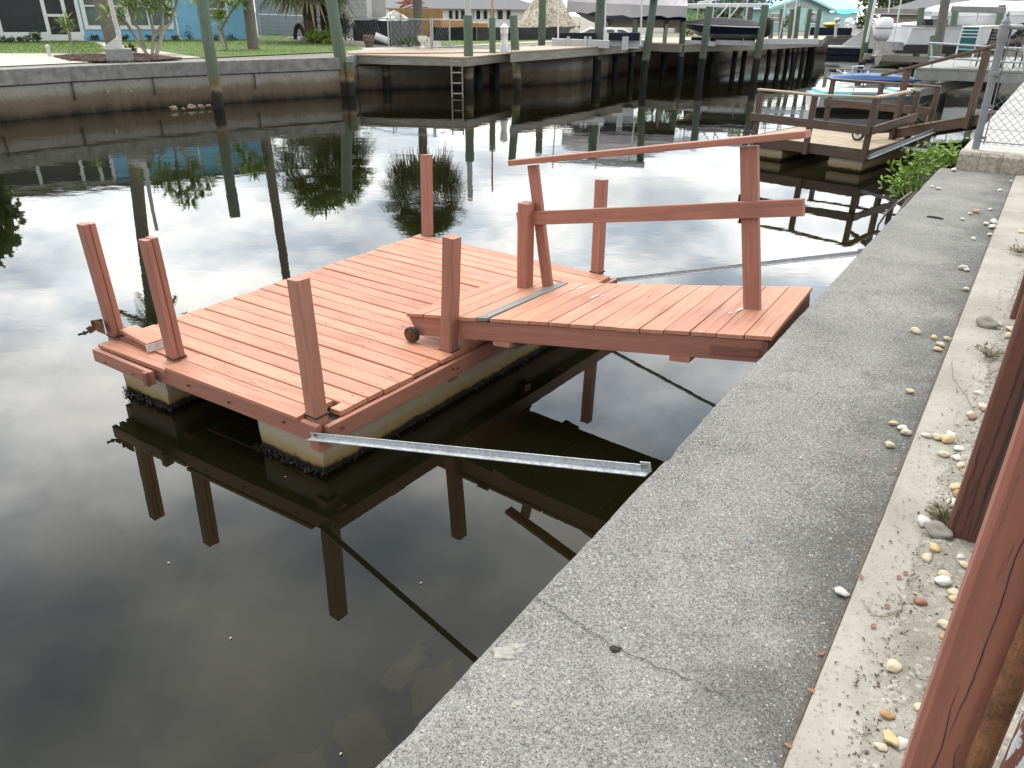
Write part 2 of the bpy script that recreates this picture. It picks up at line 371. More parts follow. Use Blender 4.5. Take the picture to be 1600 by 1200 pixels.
# ------------------------------------------------------------------ mesh builder
class MB:
    def __init__(s): s.v = []; s.f = []; s.lc = []; s.rnd = []
    def add(s, vs, fs, lcs=None, rnd=None):
        o = len(s.v); off = Vector((random.uniform(0, 50), random.uniform(0, 50), random.uniform(0, 50)))
        r = random.random() if rnd is None else rnd
        s.v += [Vector(p) for p in vs]
        s.f += [tuple(i + o for i in f) for f in fs]
        s.lc += [Vector(q) + off for q in (lcs or vs)]
        s.rnd += [r] * len(vs)
        return s
    def box8(s, P, L=None, rnd=None):
        # P: 4 bottom ccw then 4 top
        if L is None:
            a = (P[1] - P[0]).length; b = (P[3] - P[0]).length; c = (P[4] - P[0]).length
            L = [(0, 0, 0), (a, 0, 0), (a, b, 0), (0, b, 0), (0, 0, c), (a, 0, c), (a, b, c), (0, b, c)]
            if b > a: L = [(q[1], q[0], q[2]) for q in L]
            if c > max(a, b): L = [(q[2], q[1], q[0]) for q in L]
        return s.add(P, [(3, 2, 1, 0), (4, 5, 6, 7), (0, 1, 5, 4), (1, 2, 6, 5), (2, 3, 7, 6), (3, 0, 4, 7)], L, rnd)
    def box(s, c, size, rz=0.0, rnd=None):
        c = Vector(c); x, y, z = size[0] / 2, size[1] / 2, size[2] / 2
        m = Matrix.Rotation(rz, 3, 'Z')
        P = [c + m @ Vector(q) for q in [(-x, -y, -z), (x, -y, -z), (x, y, -z), (-x, y, -z), (-x, -y, z), (x, -y, z), (x, y, z), (-x, y, z)]]
        return s.box8(P, None, rnd)
    def beam(s, p0, p1, w, h, up=(0, 0, 1), ch=None, jit=0.0, n=1, rnd=None):
        """timber from p0 to p1 (centre line), w sideways, h along up, chamfered edges"""
        p0 = Vector(p0); p1 = Vector(p1); d = (p1 - p0); Ln = d.length; d.normalize()
        up = Vector(up); up = (up - d * up.dot(d))
        if up.length < 1e-4: up = Vector((1, 0, 0)) - d * d.x
        up.normalize(); sd = d.cross(up)
        if ch is None: ch = min(w, h) * .09
        a, b = w / 2, h / 2
        prof = [(-a + ch, -b), (a - ch, -b), (a, -b + ch), (a, b - ch), (a - ch, b), (-a + ch, b), (-a, b - ch), (-a, -b + ch)]
        vs, ls, fs = [], [], []
        for i in range(n + 1):
            k = i / n
            jx = random.uniform(-jit, jit) if 0 < i < n or jit else 0; jz = random.uniform(-jit, jit) * .4 if jit else 0
            for (q, r) in prof:
                vs.append(p0 + d * (Ln * k) + sd * (q + jx) + up * (r + jz)); ls.append((Ln * k, q, r))
        for i in range(n):
            for j in range(8):
                A = i * 8 + j; B = i * 8 + (j + 1) % 8
                fs.append((A, B, B + 8, A + 8))
        fs.append(tuple(range(7, -1, -1))); fs.append(tuple(n * 8 + j for j in range(8)))
        return s.add(vs, fs, ls, rnd)
    def tube(s, pts, rad, n=8, rnd=None, caps=True):
        pts = [Vector(p) for p in pts]
        if not isinstance(rad, (list, tuple)): rad = [rad] * len(pts)
        vs, ls, fs = [], [], []; L = 0; pr = None
        for i, p in enumerate(pts):
            d = (pts[min(i + 1, len(pts) - 1)] - pts[max(i - 1, 0)]).normalized()
            if pr is None:
                a = Vector((0, 0, 1)) if abs(d.z) < .9 else Vector((1, 0, 0))
                pr = (a - d * a.dot(d)).normalized()
            else:
                pr = (pr - d * pr.dot(d)).normalized()
            q = d.cross(pr)
            if i: L += (p - pts[i - 1]).length
            for j in range(n):
                t = 2 * math.pi * j / n
                o = pr * math.cos(t) + q * math.sin(t)
                vs.append(p + o * rad[i]); ls.append((L, o.dot(pr) * rad[i], o.dot(q) * rad[i]))
        for i in range(len(pts) - 1):
            for j in range(n):
                A = i * n + j; B = i * n + (j + 1) % n
                fs.append((A, B, B + n, A + n))
        if caps:
            fs.append(tuple(range(n - 1, -1, -1))); fs.append(tuple((len(pts) - 1) * n + j for j in range(n)))
        return s.add(vs, fs, ls, rnd)
    def prism(s, poly, z0, z1, rnd=None):
        poly = [(p[0], p[1]) for p in poly]; n = len(poly)
        ar = sum(poly[i][0] * poly[(i + 1) % n][1] - poly[(i + 1) % n][0] * poly[i][1] for i in range(n))
        if ar < 0: poly = poly[::-1]
        vs = [(x, y, z0) for x, y in poly] + [(x, y, z1) for x, y in poly]
        fs = [tuple(range(n - 1, -1, -1)), tuple(range(n, 2 * n))] + [(i, (i + 1) % n, (i + 1) % n + n, i + n) for i in range(n)]
        return s.add(vs, fs, None, rnd)
    def blob(s, c, r, jit=.15, sub=2, rnd=None, fr=2.0):
        bm = bmesh.new(); bmesh.ops.create_icosphere(bm, subdivisions=sub, radius=1)
        sd = Vector((random.uniform(0, 99),) * 3); c = Vector(c)
        vs = []
        for v in bm.verts:
            k = 1 + jit * noise.noise(v.co * fr + sd) * 1.6
            vs.append(c + Vector((v.co.x * r[0], v.co.y * r[1], v.co.z * r[2])) * k)
        fs = [tuple(v.index for v in f.verts) for f in bm.faces]
        bm.free()
        return s.add(vs, fs, None, rnd)
    def lathe(s, c, prof, n=16, rnd=None):
        c = Vector(c); vs, fs = [], []
        for r, z in prof:
            for j in range(n):
                t = 2 * math.pi * j / n
                vs.append(c + Vector((r * math.cos(t), r * math.sin(t), z)))
        for i in range(len(prof) - 1):
            for j in range(n):
                A = i * n + j; B = i * n + (j + 1) % n
                fs.append((A, B, B + n, A + n))
        fs.append(tuple(range(n - 1, -1, -1))); fs.append(tuple((len(prof) - 1) * n + j for j in range(n)))
        return s.add(vs, fs, None, rnd)
    def loft(s, rings, close=True, caps=True, rnd=None):
        n = len(rings[0]); vs = [p for r in rings for p in r]; fs = []
        for i in range(len(rings) - 1):
            for j in range(n if close else n - 1):
                A = i * n + j; B = i * n + (j + 1) % n
                fs.append((A, B, B + n, A + n))
        if caps and close:
            fs.append(tuple(range(n - 1, -1, -1))); fs.append(tuple((len(rings) - 1) * n + j for j in range(n)))
        return s.add(vs, fs, None, rnd)
    def leaf(s, p, d, ln, w, nrm=None, rnd=None, bend=.15):
        d = Vector(d).normalized(); nrm = Vector(nrm) if nrm else Vector((random.uniform(-1, 1), random.uniform(-1, 1), random.uniform(.2, 1)))
        sd = d.cross(nrm)
        if sd.length < 1e-3: sd = Vector((1, 0, 0))
        sd.normalize(); up = sd.cross(d); p = Vector(p)
        a = p; b = p + d * ln * .5 + up * ln * bend; e = p + d * ln
        return s.add([a, b - sd * w / 2, e, b + sd * w / 2, b - up * w * .12], [(0, 1, 4), (0, 4, 3), (1, 2, 4), (4, 2, 3)], None, rnd)
    def build(s, name, mat, parent=None, loc=None, smooth=False, bevel=0.0, label=None):
        me = bpy.data.meshes.new(name)
        o = bpy.data.objects.new(name, me); COL.objects.link(o)
        if parent is not None:
            top = parent if parent.parent is None else parent.parent
            org = top.location.copy(); o.parent = parent
        else:
            if loc is None: loc = (0, 0, 0)
            org = Vector(loc); o.location = org
        me.from_pydata([tuple(p - org) for p in s.v], [], s.f)
        a = me.attributes.new('lc', 'FLOAT_VECTOR', 'POINT'); a.data.foreach_set('vector', [c for q in s.lc for c in q])
        a = me.attributes.new('rnd', 'FLOAT', 'POINT'); a.data.foreach_set('value', s.rnd)
        me.materials.append(M[mat] if isinstance(mat, str) else mat)
        bm = bmesh.new(); bm.from_mesh(me); 
        if not name.endswith(('leaf', 'foliage', 'frond', 'crown', 'grass')): bmesh.ops.recalc_face_normals(bm, faces=bm.faces)
        bm.to_mesh(me); bm.free()
        if smooth: me.polygons.foreach_set('use_smooth', [True] * len(me.polygons))
        if bevel:
            md = o.modifiers.new('bevel', 'BEVEL'); md.width = bevel; md.segments = 2; md.limit_method = 'ANGLE'
        if label: o['label'] = label
        return o

def tag(o, label, cat, group=None):
    o['label'] = label; o['category'] = cat
    if group: o['group'] = group
    return o
def thing(name, loc, label, cat, group=None):
    o = bpy.data.objects.new(name, None); COL.objects.link(o); o.location = Vector(loc); o.empty_display_size = .2
    return tag(o, label, cat, group)
def struct(o): o['kind'] = 'structure'; return o
def stuff(o, label=None, cat=None):
    o['kind'] = 'stuff'
    if label: o['label'] = label
    if cat: o['category'] = cat
    return o
def dup(o, loc, rz=0.0, sc=None, label=None):
    def rec(a, par):
        c = a.copy(); COL.objects.link(c); c.parent = par
        for ch in a.children: rec(ch, c)
        return c
    c = rec(o, None); c.location = Vector(loc); c.rotation_euler = (0, 0, rz)
    if sc: c.scale = sc
    if label: c['label'] = label
    return c
def lerp(a, b, t): return a + (b - a) * t
# === SECTIONS ===
# ================================================================== SETTING
FW = [(-40, -4), (-22, 8.5), (-12.6, 19.2), (-11.5, 20.8), (-10.1, 22.4), (-7.9, 24.4), (-5.6, 26.3), (-5.5, 28.2), (-2.2, 29.6), (2.2, 32), (5.5, 38.5), (10.5, 44.5), (15.5, 54), (21, 60), (36, 66), (70, 80)]
ZG = 1.16
FW = [Vector((x, y, 0)) for x, y in FW]
struct(MB().add([(-220, -60, -.75), (220, -60, -.75), (220, 260, -.75), (-220, 260, -.75)], [(0, 1, 2, 3)]).build('canal_bed', 'bed'))
struct(MB().add([(-220, -60, 0), (220, -60, 0), (220, 260, 0), (-220, 260, 0)], [(0, 1, 2, 3)]).build('water', 'water'))
# far bank ground
struct(MB().prism([(p.x - .15, p.y + .3) for p in FW] + [(70, 240), (-220, 240), (-220, -4)], -.7, ZG - .02).build('ground', 'ground'))
# near bank ground
g = MB(); q = [sw(-40, 1.75), sw(60, 1.75), sw(60, 120), sw(-40, 120)]
g.prism([(p.x, p.y) for p in q], -.7, 1.0)
struct(g.build('ground', 'ground'))

def tR(s): return .80 - .004 * max(0, s)
# near seawall ---------------------------------------------------------------
wall = thing('seawall', sw(1.5, .4, 0), 'near grey concrete seawall cap with pitted speckled top, below the wooden fence posts', 'seawall')
g = MB(); NS = 300; s_a, s_b = -3.6, 7.66
cols = 26
vs, fs, ls = [], [], []
for i in range(NS + 1):
    s = lerp(s_a, s_b, i / NS); t1 = tR(s)
    e = noise.noise(Vector((s * 3.0, 1.3, 0))) * .007 + noise.noise(Vector((s * 17, 4.1, 0))) * .005
    c2 = max(0, noise.noise(Vector((s * 5.1, 9.3, 2))) - .42) * .10
    row = [(.03, .78), (e, .79), (e, .955), (e + .006 + c2 * .5, .985 - c2 * .3), (e + .022 + c2, .998 - c2 * .2)]
    for k in range(cols):
        t = lerp(.05, t1, k / (cols - 1))
        z = 1.0 + noise.noise(Vector((s * 2.2, t * 2.2, 0))) * .004 + noise.noise(Vector((s * 14, t * 14, 3))) * .0016
        row.append((t, z))
    row.append((t1 - .004, .78))
    for t, z in row:
        p = sw(s, t, z); vs.append(p); ls.append(p)
nr = 5 + cols + 1
for i in range(NS):
    for k in range(nr - 1):
        A = i * nr + k; fs.append((A, A + 1, A + nr + 1, A + nr))
fs.append(tuple(range(nr))); fs.append(tuple(NS * nr + k for k in range(nr))[::-1])
g.add(vs, fs, ls)
g.build('cap', 'cap', wall, smooth=False)
g = MB(); q = [sw(-3.6, .05), sw(45, .05), sw(45, .5), sw(-3.6, .5)]
g.prism([(p.x, p.y) for p in q], -.74, .79); g.build('wall_face', 'farwall', wall)
def crack(pts, w, name='crack'):
    g = MB(); P = []
    n = 60
    seg = [(Vector(a), Vector(b)) for a, b in zip(pts[:-1], pts[1:])]
    for i in range(n + 1):
        f = i / n * len(seg); k = min(int(f), len(seg) - 1); a, b = seg[k]; p = a.lerp(b, f - k)
        d = (b - a).normalized(); sd = Vector((-d.y, d.x, 0))
        p = p + sd * (noise.noise(Vector((f * 5, w * 900, 1))) * .012 + noise.noise(Vector((f * 21, w * 900, 1))) * .005)
        ww = w * (.35 + 1.0 * abs(noise.noise(Vector((f * 9, 3, w * 500))))) * (1 if i < n * .8 else (n - i) / (n * .2) + .05)
        P.append((p - sd * ww, p + sd * ww))
    vs = [Vector((q.x, q.y, 1.0065)) for pr in P for q in pr]
    g.add(vs, [(2 * i, 2 * i + 1, 2 * i + 3, 2 * i + 2) for i in range(n)])
    g.build(name, 'crackdark', wall)
M['crackdark'] = m_plain('crack_dirt_and_gap_shade', (.030, .028, .025), .95, .5, 60)  # dirt in cracks, also the painted shade of post gaps and cap ledge
crack([at(832, 932, 1.0), at(880, 960, 1.0), at(975, 1022, 1.0), at(1080, 1065, 1.0), at(1185, 1115, 1.0)], .0024)
crack([at(1052, 715, 1.0), at(1120, 745, 1.0), at(1220, 768, 1.0), at(1310, 800, 1.0)], .0012)
crack([at(1010, 950, 1.0), at(1080, 990, 1.0), at(1150, 1000, 1.0)], .0008)
g = MB(); p = at(961, 1015, 1.0); g.blob(p + Vector((0, 0, .001)), (.016, .011, .004), .5, 3); g.build('mortar_patch', 'crackdark', wall)
M['pale'] = m_plain('pale_mortar', (.29, .28, .245), .95, .25, 40, 0, .5)
for px, py, r in ((790, 1022, .030), (808, 1012, .018), (808, 1102, .014), (1008, 716, .0)):
    if r: MB().blob(at(px, py, 1.0) - Vector((0, 0, .002)), (r * 1.2, r, .006), .5, 3).build('mortar_patch', 'pale', wall)

# neighbour's higher wall and walk -------------------------------------------
w2 = thing('seawall', sw(9, .5, 0), 'smooth pale grey raised seawall walk behind the chain link fence', 'seawall')
g = MB(); q = [sw(7.92, .17), sw(60, .17), sw(60, 2.4), sw(7.92, 2.4)]
g.prism([(p.x, p.y) for p in q], .96, 1.195); g.build('walk_slab', 'concgrey2', w2) if False else None
M['concgrey2'] = m_plain('smooth_grey_concrete', (.34, .335, .32), .9, .12, 4, 0, .2)
g.build('walk_slab', 'concgrey2', w2, bevel=.012)
for s in (10.1, 12.4, 15, 18, 21):
    g = MB(); g.beam(sw(s, .2, 1.1965), sw(s, 2.3, 1.1965), .012, .003); g.build('joint', 'crackdark', w2)
g = MB()
blk = thing('concrete_block_kerb', sw(7.75, .45, .99), 'rough brown stained concrete block kerb across the far end of the seawall cap', 'block')
a0, a1 = 7.65, 7.92
for t0, t1 in ((.17, .38), (.384, .6), (.604, .84)):
    rings = []
    n = 10
    for i in range(n + 1):
        t = lerp(t0, t1, i / n); j = lambda k: noise.noise(Vector((t * 9, k * 3.3, 1))) * .008
        sh = .05 * (t - .13)
        rings.append([sw(a0 + sh + j(1), t, .985), sw(a0 + sh + j(2), t, 1.17), sw(a0 + sh + .025, t, 1.205 + j(3)), sw(a1 - .03, t, 1.207 + j(4)), sw(a1, t, 1.17), sw(a1, t, .985)])
    g.loft(rings)
g.build('block', 'concdirty', blk)

# cream curb strip ------------------------------------------------------------
g = MB(); vs, fs = [], []
ns, nc = 170, 12
for i in range(ns + 1):
    s = lerp(-3.6, 11, i / ns); t0 = tR(s) + .004 + noise.noise(Vector((s * 8, 5, 5))) * .002
    if s > 7.6: t0 = max(t0, .86)
    row = [(t0, .93), (t0 + .001, 1.004), (t0 + .010, 1.0135)]
    for k in range(nc):
        t = lerp(t0 + .02, 1.12, k / (nc - 1)); row.append((t, 1.014 + noise.noise(Vector((s * 3, t * 3, 8))) * .004 + noise.noise(Vector((s * 25, t * 25, 8))) * .001))
    for t, z in row: vs.append(sw(s, t, z))
nr = 3 + nc
for i in range(ns):
    for k in range(nr - 1):
        A = i * nr + k; fs.append((A, A + 1, A + nr + 1, A + nr))
g.add(vs, fs)
cs = tag(g.build('concrete_curb', 'cream', loc=sw(1.5, .85, 1.0)), 'narrow cream concrete curb strip between the grey cap and the gravel', 'curb')
# dirt in the joint
g = MB(); vs, fs = [], []
for i in range(240):
    s = lerp(-3.4, 7.6, i / 239); t0 = tR(s)
    w = .002 + .010 * max(0, noise.noise(Vector((s * 4, 1, 7))) + .1)
    vs += [sw(s, t0 - w - .001, 1.0054), sw(s, t0 + .004, 1.0070)]
fs = [(2 * i, 2 * i + 1, 2 * i + 3, 2 * i + 2) for i in range(239)]
g.add(vs, fs); g.build('joint', 'jointdirt', wall) if False else None
M['jointdirt'] = m_plain('brown_joint_dirt', (.085, .07, .052), .95, .6, 50, 0, .5)
g.build('joint', 'jointdirt', wall)
# sandy gravel strip
g = MB(); vs, fs = [], []
ns, nc = 560, 64
def sandz(s, t):
    e = .955 + .02 * noise.noise(Vector((s * 1.1, 3, 3))) + .03 * s * (1 if s > 0 else .3)
    k = max(0.0, min(1.0, (t - e + .06) / .12))
    return 1.004 + .030 * k * k * (3 - 2 * k) + (noise.noise(Vector((s * 9, t * 9, 0))) * .010 + noise.noise(Vector((s * 26, t * 26, 0))) * .008 + noise.noise(Vector((s * 70, t * 70, 0))) * .003) * (.25 + .75 * k)
for i in range(ns + 1):
    s = lerp(-3.4, 11, i / ns)
    e = .90 + .035 * noise.noise(Vector((s * 1.1, 3, 3))) + .03 * noise.noise(Vector((s * 5, 3, 3))) + .035 * s
    for k in range(nc + 1):
        t = lerp(.84, 1.80, k / nc)
        z = sandz(s, t)
        if s > 7.7: z = min(z, 1.19)
        vs.append(sw(s, t, z))
for i in range(ns):
    for k in range(nc):
        A = i * (nc + 1) + k; fs.append((A, A + 1, A + nc + 2, A + nc + 1))
g.add(vs, fs); struct(g.build('gravel_ground', 'sand'))

# ================================================================== FLOATING DOCK (terracotta)
ZD = .41
DA, DB, DC, DD = Vector((-1.138, 3.886, 0)), Vector((-2.925, 5.008, 0)), Vector((-.993, 7.985, 0)), Vector((.87, 6.66, 0))
def dk(a, b, z): 
    p = DA.lerp(DB, a).lerp(DD.lerp(DC, a), b); return Vector((p.x, p.y, z))
dock = thing('floating_dock', dk(.5, .5, 0), 'terracotta painted wooden floating dock with seven square posts and concrete floats', 'dock')
g = MB(); NP = 24; b0 = .024
for i in range(NP):
    ba = lerp(b0, 1.0, i / NP); bb = lerp(b0, 1.0, (i + 1) / NP)
    gap = .0035 / 3.1 + random.uniform(0, .0016) / 3.1
    n = 10; vs, ls, fs = [], [], []
    ja, jb = random.uniform(-.006, .008), random.uniform(-.007, .010)
    ph = random.uniform(0, 9); zz = random.uniform(-.0025, .0025); r = random.random()
    for k in range(n + 1):
        a = lerp(-.012 + ja / 2, 1.012 + jb / 2, k / n) if i else lerp(.056, .655, k / n)
        w1 = math.sin(a * 3 + ph) * .0009; cup = .003 * math.sin(a * 5 + ph * 2)
        sag = -.022 * math.sin(math.pi * min(1, max(0, a))) * 0
        for (bx, z) in ((ba + gap + w1, ZD - .032), (bb - gap + w1, ZD - .032), (bb - gap + w1, ZD - .006), (bb - gap - .0013 + w1, ZD), (ba + gap + .0013 + w1, ZD), (ba + gap + w1, ZD - .006)):
            p = dk(a, bx, z + zz + cup); vs.append(p); ls.append((a * 2.0, bx * 3.1, z))
    for k in range(n):
        for j in range(6):
            A = k * 6 + j; B = k * 6 + (j + 1) % 6; fs.append((A, B, B + 6, A + 6))
    fs.append((5, 4, 3, 2, 1, 0)); fs.append(tuple(n * 6 + j for j in range(6)))
    g.add(vs, fs, ls, r)
# short filler boards in the first row between the posts
g.box8([dk(q, r_, ZD + z_) for z_ in (-.022, .003) for q, r_ in ((.058, -.019), (.655, -.019), (.655, .0215), (.058, .0215))], [(0, 0, 0), (1.2, 0, 0), (1.2, .1, 0), (0, .1, 0), (0, 0, .03), (1.2, 0, .03), (1.2, .1, .03), (0, .1, .03)])
g.box8([dk(q, r_, ZD + z_) for z_ in (-.03, 0) for q, r_ in ((-.013, .040), (.028, .040), (.028, .066), (-.013, .066))])
g.box8([dk(q, r_, ZD + z_) for z_ in (-.05, -.021) for q, r_ in ((.662, -.018), (1.03, -.018), (1.03, .020), (.662, .020))], [(0, 0, 0), (.7, 0, 0), (.7, .1, 0), (0, .1, 0), (0, 0, .03), (.7, 0, .03), (.7, .1, .03), (0, .1, .03)])
g.box8([dk(q, r_, ZD + z_) for z_ in (-.04, -.012) for q, r_ in ((.662, .0235), (1.01, .0235), (1.01, .066), (.662, .066))], [(0, 0, 0), (.7, 0, 0), (.7, .1, 0), (0, .1, 0), (0, 0, .03), (.7, 0, .03), (.7, .1, .03), (0, .1, .03)])
g.build('deck_boards', 'terra', dock)
g = MB()
def rim(p, q, z0, z1, w=.038, nm='rim_board', mat='terra_shaded'):
    g = MB(); zc = (z0 + z1) / 2
    g.beam(Vector((p.x, p.y, zc)), Vector((q.x, q.y, zc)), w, z1 - z0, jit=.0015, n=8)
    g.build(nm, mat, dock)
rim(dk(-.012, -.010, 0), dk(1.03, -.010, 0), .268, .388)
rim(dk(.70, -.031, 0), dk(1.03, -.027, 0), .272, .370, .034)
rim(dk(-.022, .0, 0), dk(-.022, 1.02, 0), .262, .376)
rim(dk(1.02, .0, 0), dk(1.02, 1.0, 0), .262, .376)
rim(dk(0.0, 1.010, 0), dk(1.0, 1.010, 0), .262, .388)
g = MB(); g.beam(dk(.37, -.042, .33), dk(.335, -.042, .33), .036, .10); g.build('cleat_block', 'rusty_terra', dock) if False else None
M['rusty_terra'] = m_wood('dark_knotty_block', (.20, .075, .05), .4, 1.2, 1.0)
g = MB(); g.beam(dk(.72, -.040, .323), dk(.70, -.040, .323), .034, .10); g.build('cleat_block', 'rusty_terra', dock)
# floats
for a0, a1 in ((.012, .285), (.735, .985)):
    g = MB(); nn = 44; rings = []
    for i in range(nn + 1):
        b = lerp(.004, .996, i / nn)
        ring = []
        for (a, z) in ((a0, -.5), (a0, 0.02), (a0, .14), (a0, .261), (a1, .261), (a1, .14), (a1, .02), (a1, -.5)):
            p = dk(a, b, z); j = noise.noise(p * 11) * (.016 if z < .1 else .004)
            ring.append(p + Vector((j, j * .6, 0)))
        rings.append(ring)
    g.loft(rings); g.build('float', 'float', dock)
    # ragged weed line along the waterline
    g = MB()
    for k in range(520):
        b = random.random(); side = random.choice((0, 1, 2))
        p = dk(a0 - .004, b, 0) if side == 0 else (dk(a1 + .004, b, 0) if side == 1 else dk(random.uniform(a0, a1), random.choice((-.002, 1.002)), 0))
        p.z = random.uniform(.0, .055)
        p.z = random.uniform(.02, .055)
        for q in range(3): g.leaf(p + Vector((random.gauss(0, .012), random.gauss(0, .012), 0)), (random.gauss(0, .5), random.gauss(0, .5), -1), random.uniform(.02, .05), random.uniform(.004, .012))
    o = g.build('algae_fringe', 'weed', dock) if 'weed' in M else None
    if o: o['kind'] = 'stuff'
    if o is None:
        M['weed'] = m_plain('wet_black_weed', (.018, .015, .008), .55, .6, 40, 0, .5); g.build('algae_fringe', 'weed', dock)['kind'] = 'stuff'
# posts
dirA = (DB - DA).normalized(); dirB = (DD - DA).normalized()
V0 = lambda p, z: Vector((p.x, p.y, z))
def dpost(base, top, w=.092, split=False):
    g = MB(); base = Vector(base); top = Vector(top)
    if split:
        off = dirB * .024
        g.beam(base - off, top - off + Vector((0, 0, random.uniform(-.006, .006))), .092, .0455, up=dirB, ch=.006, jit=.001, n=6)
        g.beam(base + off, top + off, .092, .0445, up=dirB, ch=.006, jit=.001, n=6)
    else:
        g.beam(base, top, w, w, up=dirB, ch=.009, jit=.001, n=6)
    h = MB(); p = base.lerp(top, (ZD - base.z) / (top.z - base.z)); h.beam(V0(p, ZD - .004), V0(p, ZD + .0042), w * 1.0 + .016, w + .014, up=dirB, ch=.001); h.build('notch_shade', 'crackdark', dock)  # dark plate painting the shaded gap round each post foot
    return g.build('post', 'terra_shaded', dock)
dpost((-2.935, 5.13, .18), (-2.965, 5.125, 1.24), split=True)
dpost((-2.335, 4.745, .18), (-2.385, 4.785, 1.24), split=True)
dpost((-1.165, 3.94, .18), (-1.204, 4.013, 1.24), .098)
dpost((-.465, 4.93, .18), (-.414, 4.915, 1.24), .098)
dpost((-.935, 7.93, .18), (-.925, 8.04, 1.24), .098)
dpost((.785, 6.75, .18), (.784, 6.87, 1.24), .096)
dpost((.095, 5.60, .18), (.087, 5.58, 1.32), .098)
# step block between first two posts with its white metal end
g = MB(); p0 = at(200, 514, .447); p1 = at(243, 536, .447); g.beam(p0, p1, .125, .03, jit=.001, n=3); g.build('step_board', 'terra', dock)
g = MB(); e = (p1 - p0).normalized(); sd = Vector((-e.y, e.x, 0)); g.beam(p1 + e * .006 - sd * .075 - Vector((0, 0, .022)), p1 + e * .006 + sd * .062 - Vector((0, 0, .022)), .006, .055); g.build('end_plate', 'whitedirty', dock)
# hinge bracket at the outer corner post
br = MB(); c = Vector((-2.99, 5.10, .50))
br.beam(c + dirA * .02 - dirB * .055, c - dirA * .08 - dirB * .055, .006, .085)
br.beam(c + dirA * .02, c + dirA * .05 - dirB * .07, .006, .08)
brk = br.build('hinge_bracket', 'rust', dock)
g = MB(); g.beam(c + dirA * .045 - dirB * .07 - Vector((0, 0, .02)), c + dirA * .075 - dirB * .09 - Vector((0, 0, .04)), .008, .05)
g.build('hinge_plate', 'rust', dock)
g = MB(); q = c + dirA * .07 - dirB * .115 - Vector((0, 0, .045)); g.tube([q + dirB * .02, q - dirB * .05], .009, 10); g.tube([q + dirB * .0, q - dirB * .012], .016, 10); g.build('bolt', 'black_rubber', dock)
# bolt heads in the rim and on the rails
for a_, b_, z_ in ((-.034, .33, .335), (-.034, .345, .322), (-.034, .03, .33), (.12, -.018, .34), (.36, -.018, .325), (.55, -.018, .335), (.78, -.042, .32), (.93, -.042, .33)):
    c_ = dk(a_, b_, z_); g = MB(); nn_ = -dirA if a_ < 0 else -dirB; g.tube([c_ - nn_ * .004, c_ + nn_ * .006], .009, 8); g.build('bolt_head', 'rust', dock)
# splits along the boards
for (x0, y0, x1, y1, w_) in ((655, 448, 692, 464, .003), (730, 468, 800, 492, .0035), (560, 470, 640, 500, .002), (420, 535, 500, 566, .002), (345, 590, 420, 622, .002), (590, 575, 640, 590, .0025), (610, 505, 640, 536, .004), (520, 420, 600, 446, .002), (700, 420, 760, 436, .002), (365, 505, 440, 535, .0016), (560, 590, 610, 606, .002), (800, 405, 870, 424, .0018)):
    a_, b_ = at(x0, y0, ZD), at(x1, y1, ZD); k_ = (DB - DA).normalized(); b_ = a_ - k_ * (b_ - a_).length
    ribbon_flat = [a_, b_]; g = MB(); n = 30; vs = []; d_ = (b_ - a_).normalized(); s_ = Vector((-d_.y, d_.x, 0))
    for i in range(n + 1):
        f = i / n; q = a_.lerp(b_, f) + s_ * noise.noise(Vector((f * 7, x0, 1))) * .006; ww = w_ * .5 * min(1, 5 * f, 5 * (1 - f)) * (.5 + abs(noise.noise(Vector((f * 14, x0, 3)))) * 1.4); vs += [V0(q - s_ * ww, ZD + .0052), V0(q + s_ * ww, ZD + .0052)]
    g.add(vs, [(2 * i, 2 * i + 1, 2 * i + 3, 2 * i + 2) for i in range(n)]); g.build('split', 'crackdark', dock)
# nail heads
g = MB()
for i in range(NP):
    b = lerp(b0, 1.0, (i + .5) / NP)
    for a in (.03, .28, .52, .75, .965):
        for db in (-.011, .011):
            p = dk(a + random.uniform(-.006, .006), b + db, ZD + .0032); g.lathe(p, [(.0045, 0), (.0045, .0008), (.001, .001)], 6)
g.build('nail_head', 'crackdark', dock)['kind'] = 'stuff'

# ================================================================== GANGWAY
G0, G3 = at(637, 489, .61), at(772, 440, .61)
G1, G2 = at(1206, 526, .955), at(1271, 449, .955)
def gw(u, v, h=0.0):
    p = G0.lerp(G1, u).lerp(G3.lerp(G2, u), v); return p + GN * h
GX = (G1 - G0).normalized(); GY = (G3 - G0); GY.z = 0; GY.normalize(); GN = GX.cross(GY).normalized()
gang = thing('gangway', gw(.5, .5, -.2), 'terracotta gangway ramp with handrail and one grey replacement board', 'gangway')
LG = (G1 - G0).length
g = MB(); u = 0.0; k = 0; grey = None
ws = [.058, .060, .058, .056, .038, .060, .058, .056, .057, .066, .060, .060, .058, .062, .060, .062, .061]
tot = sum(ws); ws = [w / tot for w in ws]
ends = {}
for i, w in enumerate(ws):
    u0, u1 = u + .0012, u + w - .0012; u += w
    v0 = -.01 + random.uniform(-.012, .008); v1 = 1.01 + random.uniform(-.006, .012); sk = random.uniform(-.002, .002)
    h = random.uniform(-.0015, .0015)
    if i == 4: h += .010; v0 = -.028; v1 = .985
    P = []
    for z in (-.026, 0):
        P += [gw(u0 + sk, v0, z + h), gw(u1 + sk, v0, z + h), gw(u1 - sk, v1, z + h), gw(u0 - sk, v1, z + h)]
    L = [(0, 0, z) for z in (0, .026)]; L = []
    for z in (0, .026): L += [(0, 0, z), (0, w * LG, z), (.9, w * LG, z), (.9, 0, z)]
    if i == 4:
        gb = MB(); gb.box8(P, L); gb.build('replacement_board', 'greyboard', gang, bevel=.003)
    else: g.box8(P, L)
g.build('deck_boards', 'terra', gang, bevel=.0025)
